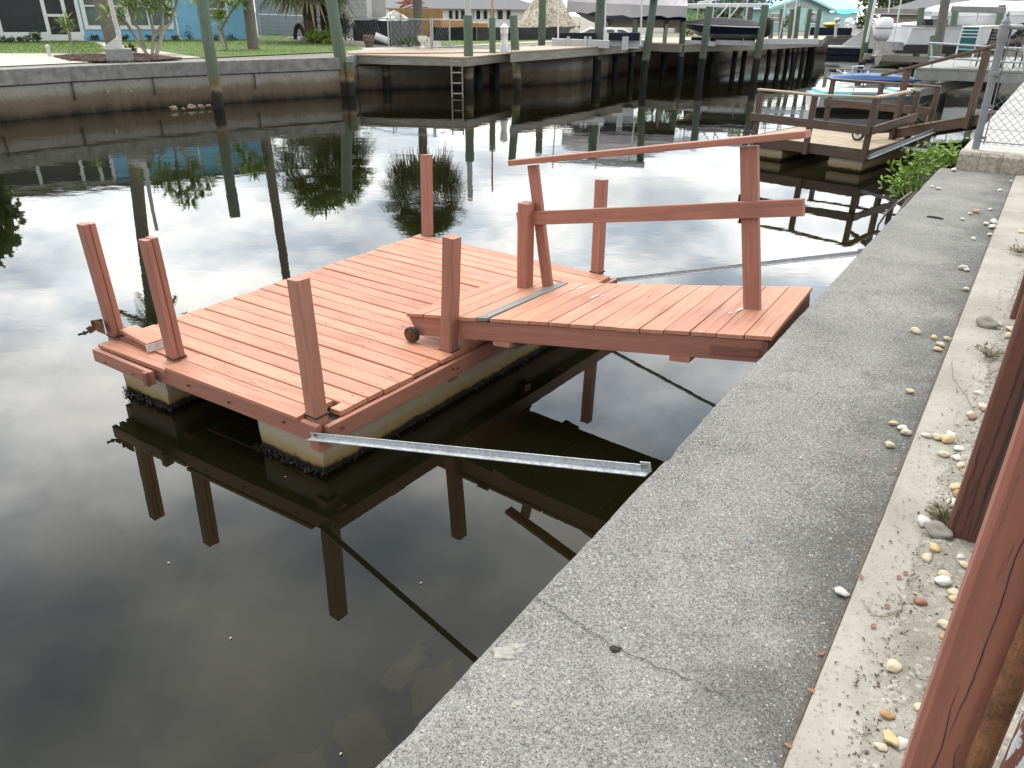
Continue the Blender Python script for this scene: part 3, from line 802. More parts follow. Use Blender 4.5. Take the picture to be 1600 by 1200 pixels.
# white bird-dropping / scuff patches on the boards
g = MB()
for u_, v_, a_, b_ in ((.345, .86, .055, .016), (.33, .80, .02, .01), (.44, .62, .05, .012), (.46, .66, .03, .01), (.875, .46, .07, .010), (.86, .38, .025, .012), (.52, .93, .012, .008), (.53, .86, .012, .007)):
    vs = []; n = 14
    for j in range(n):
        t = 2 * math.pi * j / n; r = random.uniform(.55, 1.1)
        vs.append(gw(u_ + (math.cos(t) * b_ * r + math.sin(t) * a_ * r * .25) / LG, v_ + math.sin(t) * a_ * r / .9, .0036))
    g.add(vs, [tuple(range(n))])
g.build('paint_scuff', 'whitedirty', gang)
def stringer(v, nm='stringer'):
    g = MB(); off = -.028 - .072
    a = gw(.012, v, off); b = gw(.985, v, off)
    # chamfered toe at the wheel end
    sd = GY * .0195; ax = GX
    h = .068
    A = [a - GN * 0 + GN * h - ax * .03, a + ax * .03 - GN * (h - .0), b - GN * h, b + GN * h]
    vs = [p - sd for p in A] + [p + sd for p in A]
    L = LG; lc = [(0, .14, 0), (.05, 0, 0), (L, 0, 0), (L, .14, 0)]; lc = lc + [(x, y, .04) for x, y, z in lc]
    g.add(vs, [(0, 1, 2, 3), (7, 6, 5, 4), (0, 4, 5, 1), (1, 5, 6, 2), (2, 6, 7, 3), (3, 7, 4, 0)], lc)
    g.build(nm, 'terra_shaded', gang, bevel=.004)
stringer(.025); stringer(.975); stringer(.5)
for u_ in (.30, .79):
    g = MB(); g.beam(gw(u_, -.005, -.183), gw(u_, 1.0, -.183), .14 if u_ < .5 else .13, .032, up=GN); g.build('cross_board', 'terra', gang)
g = MB(); g.beam(gw(.985, .0, -.09), gw(.985, 1.0, -.09), .035, .11, up=GN); g.build('end_beam', 'rusty_terra', gang)
g = MB(); g.beam(gw(.865, -.012, -.10), gw(.975, -.012, -.10), .006, .052, up=GN); g.build('hinge_strap', 'rusty_terra', gang)
# wheels
for v in (-.055, 1.03):
    c = gw(.03, v, 0); c.z = ZD + .062
    g = MB(); n = 20
    axd = GY
    prof = [(.020, -.016), (.052, -.018), (.060, -.010), (.060, .010), (.052, .018), (.020, .016)]
    xa = Vector((GX.x, GX.y, 0)).normalized(); za = Vector((0, 0, 1))
    rings = [[c + axd * y + (xa * math.cos(2 * math.pi * j / n) + za * math.sin(2 * math.pi * j / n)) * r for j in range(n)] for r, y in prof]
    g.loft(rings); w = g.build('wheel', 'black_rubber', gang)
    g = MB(); rings = [[c + axd * y + (xa * math.cos(2 * math.pi * j / n) + za * math.sin(2 * math.pi * j / n)) * r for j in range(n)] for r, y in [(.044, -.0205), (.044, -.004)]]
    g.loft(rings)
    for t in range(3):
        t_ = t * math.pi / 3 + .4; dd = xa * math.cos(t_) + za * math.sin(t_); g.beam(c - axd * .023 - dd * .04, c - axd * .023 + dd * .04, .010, .006, up=axd)
    g.tube([c - axd * .03, c + axd * .03], .010, 8)
    g.build('wheel_hub', 'rust', w)
# handrail on the far side
HU = (GN * .92 + Vector((0, 0, 1)) * .08).normalized()
def ray_plane(px, py, P, N):
    r = ray(px, py); o = Vector((0, 0, CAMH)); t = (P - o).dot(N) / r.dot(N); return o + r * t
RP = gw(0, 1.03, 0); RN = GY
def rp(px, py, d=0.0):
    q = ray_plane(px, py, RP + GY * d, RN); return q
for (bx, by, tx, ty, w) in ((857, 455, 833, 258, .088), (1175, 460, 1171, 228, .108)):
    b_, t_ = rp(bx, by), rp(tx, ty); dd = (t_ - b_).normalized()
    g = MB(); g.beam(b_ - dd * .16, t_, w, .038, up=GY, jit=.0008, n=5); g.build('rail_post', 'terra_shaded', gang)
a_, b_ = rp(800, 254, -.03), rp(1263, 209, -.03)
g = MB(); g.beam(a_, b_, .092, .040, up=GN, jit=.001, n=8); g.build('top_rail', 'terra_shaded', gang)
a_, b_ = rp(810, 341.5, -.045), rp(1256, 324, -.045)
g = MB(); g.beam(a_, b_, .038, .098, up=GN, jit=.001, n=8); g.build('middle_rail', 'terra_shaded', gang)

# ================================================================== BRACES
def brace(a, b, label, flip=1, w=.036):
    a = Vector(a); b = Vector(b); d = (b - a).normalized(); sd = d.cross(Vector((0, 0, 1))).normalized() * flip; up = sd.cross(d) * flip
    if up.z < 0: up = -up
    g = MB(); c = a + Vector((0, 0, 0))
    g.beam(a, b, .005, w, up=up, ch=.0005)
    g.beam(a + sd * w / 2 + up * (-w / 2 + .0025), b + sd * w / 2 + up * (-w / 2 + .0025), w, .005, up=up, ch=.0005)
    o = thing('brace', a, label, 'brace', 'galvanised braces holding the docks off the wall')
    g.build('angle_bar', 'galv', o)
    g = MB(); q = a + d * .05 + sd * (-.006) + up * .005; g.tube([q - sd * .012, q + sd * .016], .011, 6); g.build('bolt', 'rust', o)
    g = MB(); g.beam(b - d * .012 - up * .012, b - d * .012 + up * .03, .045, .005, up=sd); g.build('wall_tab', 'galv', o)
    return o
b1 = at(1014, 733, .95); a1 = at(486, 680, .33)
brace(a1, b1, 'bright galvanised angle brace from the dock corner to the seawall in front of the gangway', 1)
brace(at(952, 438, .34), at(1348, 394, .95), 'dull galvanised angle brace behind the gangway, from the rear corner of the dock', 1, .034)

# ================================================================== FENCE POSTS ALONG THE STRIP
fg = 'wooden posts along the gravel strip'
def fpost(s, t, w, d, top, mat, label, z0=.95, lean=0.0):
    g = MB(); p = sw(s, t, 0)
    o_t = thing('fence_post', sw(s, t, 1.0), label, 'post', fg)
    g.beam(p + Vector((0, 0, z0)), p + Vector((0, 0, top)) - SN * lean, w, d, up=SU, ch=.010, jit=.0015, n=10)
    g.build('post_shaft', mat, o_t); return o_t
p = at(1528, 850, 1.0); 
def s_t(v): q = v - S0; q = Vector((q.x, q.y, 0)); return q.dot(SU), q.dot(SN)
o = fpost(-1.42, 1.066, .094, .10, 2.26, 'fencepost', 'nearest rosy painted wooden post with a long crack, at the bottom right', lean=.018)
def ribbon(o, p0, p1, w, nrm, amp=.006, name='crack'):
    g = MB(); n = 50; d = (p1 - p0).normalized(); sd = d.cross(nrm).normalized(); vs = []
    for i in range(n + 1):
        f = i / n; q = p0.lerp(p1, f) + sd * (noise.noise(Vector((f * 6, w * 999, 2))) * amp * 2 + noise.noise(Vector((f * 30, w * 999, 2))) * amp * .3) + nrm * .0016
        ww = w * min(1, 6 * f, 6 * (1 - f)) * (.6 + .5 * abs(noise.noise(Vector((f * 12, 1, 1)))))+.0002
        vs += [q - sd * ww, q + sd * ww]
    g.add(vs, [(2 * i, 2 * i + 1, 2 * i + 3, 2 * i + 2) for i in range(n)]); g.build(name, 'crackdark', o)
fp = sw(-1.42, 1.066, 0); nf = -SN
ribbon(o, fp - SU * .0502 + SN * .002 + Vector((0, 0, 1.05)), fp - SU * .0502 - SN * .020 + Vector((0, 0, 1.62)), .0008, -SU, .0026)
ribbon(o, fp - SU * .0502 - SN * .006 + Vector((0, 0, 1.5)), fp - SU * .0502 - SN * .012 + Vector((0, 0, 2.15)), .0008, -SU, .0026)
ribbon(o, fp - SU * .0502 + SN * .022 + Vector((0, 0, 1.2)), fp - SU * .0502 + SN * .010 + Vector((0, 0, 1.5)), .0008, -SU, .003)
ev = [fp - SU * .0475 + SN * .0455 + Vector((0, 0, 1.0)), fp - SU * .0475 + SN * (.0455 - .018) + Vector((0, 0, 2.2))]
g = MB(); vs = []
for i in range(61):
    q = ev[0].lerp(ev[1], i / 60); w_ = .0016 + .005 * max(0, noise.noise(Vector((i * .23, 4, 4))) + .25); vs += [q - SU * .0024 - SN * w_, q - SU * .0024 + SN * .0012]
g.add(vs, [(2 * i, 2 * i + 1, 2 * i + 3, 2 * i + 2) for i in range(60)]); g.build('bare_edge', 'whitedirty', o)
o = fpost(-.03, 1.070, .14, .14, 2.2, 'fencewood', 'dark oxblood wooden post with deep cracks, second along the gravel strip')
fp = sw(-.03, 1.070, 0)
ribbon(o, fp - SU * .0712 + SN * .004 + Vector((0, 0, 1.02)), fp - SU * .0712 - SN * .004 + Vector((0, 0, 2.1)), .0055, -SU, .004)
ribbon(o, fp - SU * .0712 - SN * .028 + Vector((0, 0, 1.02)), fp - SU * .0712 - SN * .022 + Vector((0, 0, 1.8)), .0022, -SU, .004)
ribbon(o, fp - SU * .0712 - SN * .048 + Vector((0, 0, 1.02)), fp - SU * .0712 - SN * .05 + Vector((0, 0, 1.4)), .0014, -SU, .003)
fpost(2.45, 1.095, .12, .13, 2.2, 'fencewood', 'dark red brown wooden post farthest along the gravel strip')
# rusty pipe and peeling boards beside the near post
g = MB(); o = thing('rusty_pipe', sw(-1.53, 1.17, 1.0), 'thick rusty iron pipe beside the nearest rosy post', 'pipe')
g.tube([sw(-1.50, 1.114, .9), sw(-1.50, 1.114 - .018, 2.26)], .018, 14); g.build('pipe', 'rust', o, smooth=False)
o = thing('board_fence', sw(-1.6, 1.25, 1.0), 'red boards with peeling grey and white paint behind the rusty pipe', 'fence')
for k in range(3):
    g = MB(); g.beam(sw(-1.53, 1.196 + k * .128, .95), sw(-1.53, 1.181 + k * .128, 2.05), .118, .022, up=SU, jit=.001, n=6); g.build('board', 'peel', o)

# ================================================================== PEBBLES AND LITTER
M['peb_white'] = m_plain('white_pebble', (.44, .42, .38), .6, .15, 40, 0, .2)
M['peb_cream'] = m_plain('cream_pebble', (.42, .335, .21), .55, .25, 40, 0, .2, (.50, .44, .32))
M['peb_tan'] = m_plain('tan_pebble', (.42, .27, .12), .55, .35, 40, 0, .2, (.58, .45, .24))
M['peb_orange'] = m_plain('orange_pebble', (.31, .17, .065), .5, .3, 40, 0, .2)
M['peb_red'] = m_plain('red_brown_pebble', (.20, .09, .055), .5, .2, 40, 0, .2)
M['peb_grey'] = m_plain('grey_rock', (.24, .22, .19), .9, .35, 30, 0, .6)
protos = {}
for kind in ('white', 'cream', 'tan', 'orange', 'red', 'grey'):
    protos[kind] = []
    for v in range(4):
        g = MB(); g.blob((0, 0, 0), (1, .72 + .1 * v / 3, .52), .22 if kind != 'grey' else .4, 3, None, 1.1)
        me_o = g.build('pebble', 'peb_' + kind, smooth=True); protos[kind].append(me_o.data); bpy.data.objects.remove(me_o)
LAB = {'cap': 'lying on the grey speckled cap', 'curb': 'lying on the cream curb strip', 'grav': 'half sunk in the gravel beside the fence posts'}
PCOL = {'white': 'white', 'cream': 'cream', 'tan': 'tan', 'orange': 'orange', 'red': 'red brown', 'grey': 'grey'}
def pebble(px, py, size, kind, where, label=None, z=None):
    z0 = {'cap': 1.004, 'curb': 1.016, 'grav': 1.03}[where] if z is None else z
    p = at(px, py, z0)
    if where != 'cap': s_, t_ = s_t(p); p.z = max(z0 if where == 'curb' else 1.0, sandz(s_, t_))
    dist = (p - Vector((0, 0, CAMH))).length
    r = size / FPX * dist / 2
    o = bpy.data.objects.new('pebble', random.choice(protos[kind])); COL.objects.link(o)
    o.scale = (r, r * random.uniform(.85, 1.05), r * random.uniform(.8, 1.1)); o.rotation_euler = (random.uniform(-.15, .15), random.uniform(-.15, .15), random.uniform(0, 6.28))
    o.location = p + Vector((0, 0, r * .34))
    tag(o, label or ('small %s pebble %s' % (PCOL[kind], LAB[where])), 'pebble', '%s pebbles %s' % (PCOL[kind], LAB[where])); return o
for px, py, sz, k in [(1422, 613, 12, 'tan'), (1395, 663, 12, 'tan'), (1410, 670, 14, 'white'), (1415, 677, 14, 'cream'), (1390, 697, 15, 'cream'), (1431, 519, 15, 'cream'), (1459, 529, 10, 'tan'), (1480, 531, 11, 'cream'), (1469, 540, 13, 'cream'), (1465, 547, 11, 'tan'), (1509, 453, 10, 'cream'), (1505, 420, 12, 'white'), (1510, 423, 8, 'white'), (1521, 374, 8, 'white'), (1547, 368, 8, 'white'), (1550, 356, 12, 'white'), (1552, 349, 12, 'white'), (1540, 351, 9, 'white'), (1547, 328, 6, 'white'), (1525, 332, 10, 'orange'), (1516, 335, 6, 'white'), (1503, 343, 6, 'white'), (1562, 298, 6, 'white'), (1466, 296, 7, 'white'), (1456, 293, 6, 'white'), (1251, 716, 5, 'white')]:
    pebble(px, py, sz, k, 'cap')
pebble(1314, 928, 21, 'white', 'cap', 'smooth round white pebble alone on the grey cap beside the curb joint')
pebble(1490, 267, 9, 'white', 'cap', 'white shell at the foot of the brown stained block, by the mangrove')
for px, py, sz, k in [(1447, 682, 13, 'white'), (1463, 685, 14, 'cream'), (1474, 712, 15, 'cream'), (1447, 877, 17, 'cream'), (1373, 1176, 17, 'cream'), (1579, 284, 5, 'white')]:
    pebble(px, py, sz, k, 'curb')
pebble(1479, 689, 21, 'tan', 'curb', 'largest tan pebble, between two pale ones on the curb strip')
pebble(1443, 819, 23, 'white', 'curb', 'long white pebble left of the grey rock on the curb strip')
pebble(1466, 835, 30, 'grey', 'grav', 'lumpy grey rock at the foot of the second post')
pebble(1436, 947, 17, 'red', 'curb', 'single red brown pebble on the cream curb strip')
pebble(1393, 1048, 24, 'cream', 'curb', 'pitted oblong cream stone standing alone on the curb strip')
pebble(1384, 1125, 19, 'orange', 'curb', 'amber orange pebble just above the cluster of three pale stones')
pebble(1387, 1163, 26, 'tan', 'curb', 'largest yellow tan stone of the cluster near the nearest post')
pebble(1406, 1169, 21, 'white', 'curb', 'off white stone in the cluster near the nearest post')
pebble(1542, 509, 24, 'grey', 'curb', 'flat dark grey rock on the edge of the cream curb strip')
for px, py, sz, k in [(1487, 675, 17, 'white'), (1495, 716, 14, 'white'), (1498, 699, 14, 'white'), (1500, 729, 13, 'cream'), (1510, 742, 15, 'orange'), (1492, 763, 17, 'tan'), (1495, 775, 16, 'orange'), (1487, 790, 20, 'white'), (1460, 859, 16, 'tan'), (1475, 901, 17, 'cream'), (1473, 914, 23, 'white'), (1490, 929, 17, 'cream'), (1491, 939, 15, 'tan'), (1473, 982, 18, 'cream'), (1437, 1108, 16, 'cream'), (1536, 637, 18, 'cream'), (1530, 611, 12, 'white'), (1518, 644, 13, 'cream'), (1519, 652, 15, 'red'), (1538, 645, 12, 'red'), (1579, 516, 14, 'cream'), (1575, 529, 14, 'cream'), (1560, 504, 12, 'cream'), (1597, 390, 12, 'cream'), (1596, 360, 11, 'tan'), (1506, 888, 15, 'cream'), (1500, 873, 12, 'white')]:
    pebble(px, py, sz, k, 'grav')
for i in range(38):
    s = random.uniform(-1.4, 8.0); t = random.uniform(1.0, 1.3)
    p = sw(s, t, sandz(s, t) + .002); r = random.uniform(.005, .015); k = random.choice(('white', 'cream', 'cream', 'tan', 'white', 'orange'))
    o = bpy.data.objects.new('pebble', random.choice(protos[k])); COL.objects.link(o); o.scale = (r, r, r); o.location = p; o.rotation_euler = (0, 0, random.uniform(0, 6))
    tag(o, 'small %s pebble %s' % (PCOL[k], LAB['grav']), 'pebble', '%s pebbles %s' % (PCOL[k], LAB['grav']))
# twig, weeds, debris
g = MB(); a = at(1448, 338, 1.008); b = at(1474, 342, 1.008); g.tube([a, a.lerp(b, .4) + Vector((0, 0, .004)), b], [.006, .009, .007], 6)
tag(g.build('stick', 'crackdark', loc=a), 'short dark stick lying on the far part of the grey cap', 'stick')
def tuft(px, py, z, n, r, label):
    p = at(px, py, z); g = MB()
    for i in range(n):
        d = Vector((random.gauss(0, 1), random.gauss(0, 1), random.uniform(.2, 1.3))).normalized(); L = r * random.uniform(.5, 1.2)
        g.tube([p + Vector((random.gauss(0, r * .15), random.gauss(0, r * .15), 0)), p + d * L * .6, p + d * L + Vector((0, 0, -L * .2))], [.0012, .0010, .0005], 3)
        if random.random() < .5: g.leaf(p + d * L * .7, d + Vector((random.gauss(0, .6), random.gauss(0, .6), 0)), r * .35, r * .12)
    tag(g.build('weed_foliage', 'weeddry', loc=p), label, 'weed')
M['weeddry'] = m_leaf('dry_weed', (.09, .075, .03), (.19, .15, .08))
tuft(1477, 815, 1.02, 90, .075, 'dry brown weed tuft at the foot of the second post')
tuft(1545, 558, 1.03, 70, .085, 'dry brown weed tuft between the second and farthest posts')
tuft(1592, 395, 1.03, 60, .10, 'dry wiry weed at the far end of the gravel strip')
g = MB()
for pts in ([(1345, 935), (1365, 960), (1372, 963), (1410, 952), (1408, 935)], [(1360, 962), (1385, 964), (1410, 954)], [(1420, 985), (1424, 1010), (1422, 1030)], [(1487, 565), (1489, 590), (1510, 618), (1532, 665)], [(1330, 1138), (1345, 1148), (1362, 1145)]):
    g.tube([at(x, y, 1.021) for x, y in pts], .0013, 4)
tag(g.build('plant_stem_litter', 'weeddry', loc=at(1400, 950, 1.02)), 'thin dry plant stems scattered on the cream curb strip', 'stems')
g = MB()
for i in range(2600):
    s = random.uniform(-1.9, 3.5) ; t = 1.0 + .03 * s - abs(random.gauss(0, .07)) if random.random() < .6 else random.uniform(.85, 1.2)
    if t > 1.2 or t < .82: continue
    p = sw(s, t, max(1.017, sandz(s, t)) + .0015); g.add([p + Vector((random.gauss(0, .0042), random.gauss(0, .0042), random.uniform(0, .0007))) for _ in range(3)], [(0, 1, 2)])
o = g.build('bark_litter', 'mulch'); stuff(o, 'dark specks of bark and dirt scattered over the curb strip', 'litter')
M['deadleaf'] = m_plain('dead_leaf', (.22, .10, .055), .8, .4, 30)
for px, py in ((1276, 1022), (1262, 1075), (1358, 708), (1388, 735), (1380, 948), (1402, 905), (1412, 898), (1345, 905), (1242, 1170), (1370, 975)):
    p = at(px, py, 1.02 if px > 1330 else 1.008); g = MB(); a = random.uniform(0, 6)
    g.leaf(p, (math.cos(a), math.sin(a), .02), .028, .017, (0, 0, 1), None, .06)
    tag(g.build('dead_leaf', 'deadleaf', loc=p), 'small curled red brown dead leaf near the joint of cap and curb', 'leaf', 'dead leaves near the curb joint')
# slabs under the water beside the wall
for i, (pts, z) in enumerate([([(640, 1050), (705, 1030), (720, 1080), (640, 1120)], -.25), ([(520, 1130), (580, 1100), (615, 1170), (560, 1230)], -.32), ([(600, 1060), (655, 1000), (668, 1010), (640, 1060), (620, 1085)], -.30), ([(410, 1190), (500, 1170), (520, 1240), (420, 1260)], -.38)]):
    P = [at(x, y, z) for x, y in pts]; P = [P[j].lerp(P[(j + 1) % len(P)], k / 5) + Vector((random.gauss(0, .012), random.gauss(0, .012), 0)) for j in range(len(P)) for k in range(5)]; g = MB(); g.prism([(p.x, p.y) for p in P], z - .12, z)
    o = tag(g.build('sunken_slab', 'slab', loc=P[0]), 'pale broken slab seen under the water beside the near seawall', 'slab', 'sunken slabs under the water')
# floating flecks
for px, py in ((660, 910), (530, 1180), (362, 995), (265, 880), (448, 745)):
    p = at(px, py, .004); g = MB(); a = random.uniform(0, 6); g.leaf(p, (math.cos(a), math.sin(a), .02), .016, .009, (0, 0, 1))
    tag(g.build('floating_leaf', 'peb_tan', loc=p), 'tiny pale leaf floating on the dark water', 'leaf', 'leaves floating on the water')
# ================================================================== FAR BANK
def hd(p): return math.hypot(p.x, p.y)
def ppm(p): return (Vector((p.x, p.y, 1.2)) - Vector((0, 0, CAMH))).dot(_f) / FPX      # metres per photo pixel at p
def gb(px, py): return at(px, py, ZG)
def zt(px, py, p): return atd(px, py, hd(p)).z
def V(p, z): return Vector((p.x, p.y, z))
fd = lambda p: Vector((p.x, p.y, 0)).normalized()          # away from camera
rt = lambda p: Vector((p.y, -p.x, 0)).normalized()         # to the right seen from the camera
# far seawall -----------------------------------------------------------------
fw = thing('seawall', FW[5], 'long stained seawall along the far bank with a grey cap and brown tide band', 'seawall')
def strip_poly(line, off0, off1, z0, z1):
    g = MB(); n = len(line); L = []
    for i, p in enumerate(line):
        d = (line[min(i + 1, n - 1)] - line[max(i - 1, 0)]).normalized(); nn = Vector((-d.y, d.x, 0)); L.append((p + nn * off0, p + nn * off1))
    for i in range(n - 1):
        (a, b), (c, d) = L[i], L[i + 1]
        g.box8([V(a, z0), V(c, z0), V(d, z0), V(b, z0), V(a, z1), V(c, z1), V(d, z1), V(b, z1)])
    return g
def fine(line, step=1.2):
    out = []
    for a, b in zip(line[:-1], line[1:]):
        k = max(1, int((b - a).length / step))
        for i in range(k): out.append(a.lerp(b, i / k))
    return out + [line[-1]]
M['farcap'] = m_plain('grey_far_cap', (.21, .205, .19), .9, .42, 5, 0, .5)
strip_poly(FW, 0.03, .5, -.74, .80).build('wall_face', 'farwall', fw)
strip_poly(FW, -.03, .55, .80, ZG).build('cap', 'farcap', fw, bevel=.01)
# vertical panel joints, and a dark strip painted as the cap ledge's shadow
g = MB()
for p in fine(FW[1:9], 3.0):
    i = 0
    g.beam(V(p, .35), V(p, .79), .012, .075, up=fd(p))
o = g.build('panel_joint', 'crackdark', fw); o['kind'] = 'stuff'
strip_poly(FW[:9], -.012, .03, .785, .80).build('cap_shadow_strip', 'crackdark', fw)
# pale walk, lawns, bed -----------------------------------------------------------
def flat(pts, z, name, mat):
    g = MB(); P = [at(x, y, z) for x, y in pts]
    g.add(P, [tuple(range(len(P)))]); return struct(g.build(name, mat))
flat([(-60, 106), (330, 89), (560, 80), (1010, 58), (1005, 55.5), (700, 70), (560, 75), (300, 66), (-60, 62)], ZG + .004, 'path', 'conc')
LAWN1 = [(-60, 63), (118, 63), (150, 67), (178, 79), (150, 83.5), (60, 83), (-60, 83)]
LAWN2 = [(150, 62.5), (395, 61), (425, 53), (462, 60), (480, 66), (545, 70), (570, 77), (535, 80.5), (320, 90), (300, 87), (168, 67)]
flat(LAWN1, ZG + .010, 'lawn', 'soil'); flat(LAWN2, ZG + .010, 'lawn', 'soil')
flat([(800, 66), (1000, 57), (1000, 50), (690, 64), (690, 72)], ZG + .010, 'lawn', 'soil')
def inpoly(x, y, P):
    c = False; j = len(P) - 1
    for i in range(len(P)):
        if (P[i][1] > y) != (P[j][1] > y) and x < (P[j][0] - P[i][0]) * (y - P[i][1]) / (P[j][1] - P[i][1]) + P[i][0]: c = not c
        j = i
    return c
g = MB()
for P in (LAWN1, LAWN2, [(800, 66), (1000, 57), (1000, 50), (690, 64), (690, 72)]):
    W2 = [at(x, y, ZG) for x, y in P]; PP = [(p.x, p.y) for p in W2]
    x0, x1 = min(p[0] for p in PP), max(p[0] for p in PP); y0, y1 = min(p[1] for p in PP), max(p[1] for p in PP)
    n = 0
    while n < 9000:
        x, y = random.uniform(x0, x1), random.uniform(y0, y1)
        n += 1
        if inpoly(x, y, PP): g.leaf((x, y, ZG + .005), (random.gauss(0, .5), random.gauss(0, .5), 1), random.uniform(.03, .08), .020, None, None, .1)
stuff(g.build('lawn_grass', 'grass'), 'short green lawn grass in front of the blue house', 'grass')
g = MB(); P = [at(x, y, ZG + .012) for x, y in [(84, 88.5), (110, 86), (165, 85.5), (212, 84), (285, 92), (225, 96), (150, 97), (108, 94)]]
g.prism([(p.x, p.y) for p in P], ZG + .005, ZG + .05)
c0 = at(185, 92, ZG)
for i in range(500):
    x, y = random.uniform(84, 285), random.uniform(85, 96)
    if inpoly(x, y, [(84, 88.5), (110, 86), (165, 85.5), (212, 84), (285, 92), (225, 96), (150, 97), (108, 94)]): g.blob(at(x, y, ZG + .05), (.05, .04, .02), .5, 1)
struct(g.build('mulch_bed', 'mulch'))
g = MB()
# ------------------------------------------------------------------ facade helper
class Fac:
    def __init__(s, p0, p1): s.o = V(p0, 0); s.e = (V(p1, 0) - V(p0, 0)).normalized(); s.n = Vector((s.e.y, -s.e.x, 0))   # n points to the camera side
    def px(s, x, y):
        q = ray_plane(x, y, s.o, s.n); return (q - s.o).dot(s.e), q.z
    def pt(s, a, z, d=0.0): q = s.o + s.e * a + s.n * d; return V(q, z)
    def bx(s, g, a0, a1, z0, z1, d0, d1):
        return g.box8([s.pt(a0, z0, d1), s.pt(a1, z0, d1), s.pt(a1, z0, d0), s.pt(a0, z0, d0), s.pt(a0, z1, d1), s.pt(a1, z1, d1), s.pt(a1, z1, d0), s.pt(a0, z1, d0)])
# blue house --------------------------------------------------------------------
h0, h1 = at(60, 64.5, ZG), at(300, 62.5, ZG)
F = Fac(h0, h1)
H = thing('house', h0, 'sky blue house with a white screened porch and white framed windows', 'house')
aL = F.px(-160, 66)[0]; aP = F.px(131, 60)[0]; aR = F.px(393, 58)[0]
EAVE = ZG + 3.9
g = MB(); F.bx(g, aP, aR, ZG - .1, EAVE, -9, 0); g.build('wall', 'houseblue', H)
g = MB(); F.bx(g, aL, aP - .02, ZG - .1, EAVE, -9, -.35); g.build('porch_back_wall', 'screen', H)
# porch frame in white
x = lambda px, py=50: F.px(px, py)[0]
zs = F.px(60, 50)[1]
fr = MB()
F.bx(fr, aL, x(79), ZG - .05, zs, -.02, .06); F.bx(fr, x(79), x(106, 55), ZG - .05, zs - .1, -.018, .058); F.bx(fr, x(108), aP, ZG - .05, zs, -.02, .06)
for pxa in (2, 76.5, 107.5, 128.5):
    a = x(pxa); F.bx(fr, a - .07, a + .07, zs - .15, EAVE, -.03, .08)
zc = F.px(88, 24)[1]; F.bx(fr, x(79), x(105), zc - .05, zc + .05, -.015, .065)
F.bx(fr, aL, aP, EAVE - .25, EAVE, -.02, .07)
fr.build('porch_frame', 'whitepaint', H)
for a0, a1 in ((aL, x(2)), (x(2), x(76)), (x(77), x(107)), (x(108), x(128))):
    g = MB(); F.bx(g, a0 + .05, a1 - .05, zs - .1, EAVE - .2, 0.0, .012); g.build('screen', 'screen', H)
# window band
def window(fa, pr, x0, x1, y0, y1, d=.02, mull=(), bar=None, glass='glassgrey', name='window', fw=.09, ztop=None):
    a0, z1 = fa.px(x0, y0); a1, _ = fa.px(x1, y1); z0 = fa.px(x0, y1)[1]; a1 = fa.px(x1, y1)[0]; a0 = fa.px(x0, y1)[0]
    if ztop: z1 = ztop
    g = MB()
    fa.bx(g, a0, a0 + fw, z0, z1, -.01, d + .05); fa.bx(g, a1 - fw, a1, z0, z1, -.01, d + .05); fa.bx(g, a0 + fw, a1 - fw, z0, z0 + fw, -.01, d + .047); fa.bx(g, a0 + fw, a1 - fw, z1 - fw, z1, -.01, d + .047)
    for m in mull: fa.bx(g, fa.px(m, y1)[0] - fw * .6, fa.px(m, y1)[0] + fw * .6, z0 + fw, z1 - fw, -.01, d + .044)
    if bar: zb = fa.px(x0, bar)[1]; fa.bx(g, a0 + fw, a1 - fw, zb - .03, zb + .03, -.01, d + .041)
    w = g.build(name, 'whitepaint', pr)
    g = MB(); fa.bx(g, a0 + fw * .5, a1 - fw * .5, z0 + fw * .5, z1 - fw * .5, 0, d); g.build('pane', glass, w)
window(F, H, 133, 272, -40, 46, mull=(167, 203, 237), bar=9, ztop=ZG + 2.35, fw=.16)
window(F, H, 322, 357, -30, 26, bar=14, glass='glassgrey', ztop=ZG + 2.3)
g = MB(); a = x(279, 55); g.tube([F.pt(a, EAVE, .06), F.pt(a, ZG + .1, .06), F.pt(a + .08, ZG + .04, .16)], .045, 8); g.build('downspout', 'whitepaint', H)
rf = MB(); o1 = .55; rz = EAVE + 1.1
rf.add([F.pt(aL - o1, EAVE, o1), F.pt(aR + o1, EAVE, o1), F.pt(aR + o1, EAVE, -9 - o1), F.pt(aL - o1, EAVE, -9 - o1), F.pt(aL + 4, rz, -4.5), F.pt(aR - 4, rz, -4.5)], [(0, 1, 5, 4), (1, 2, 5), (2, 3, 4, 5), (3, 0, 4), (3, 2, 1, 0)])
rf.build('roof', 'roofgrey', H)
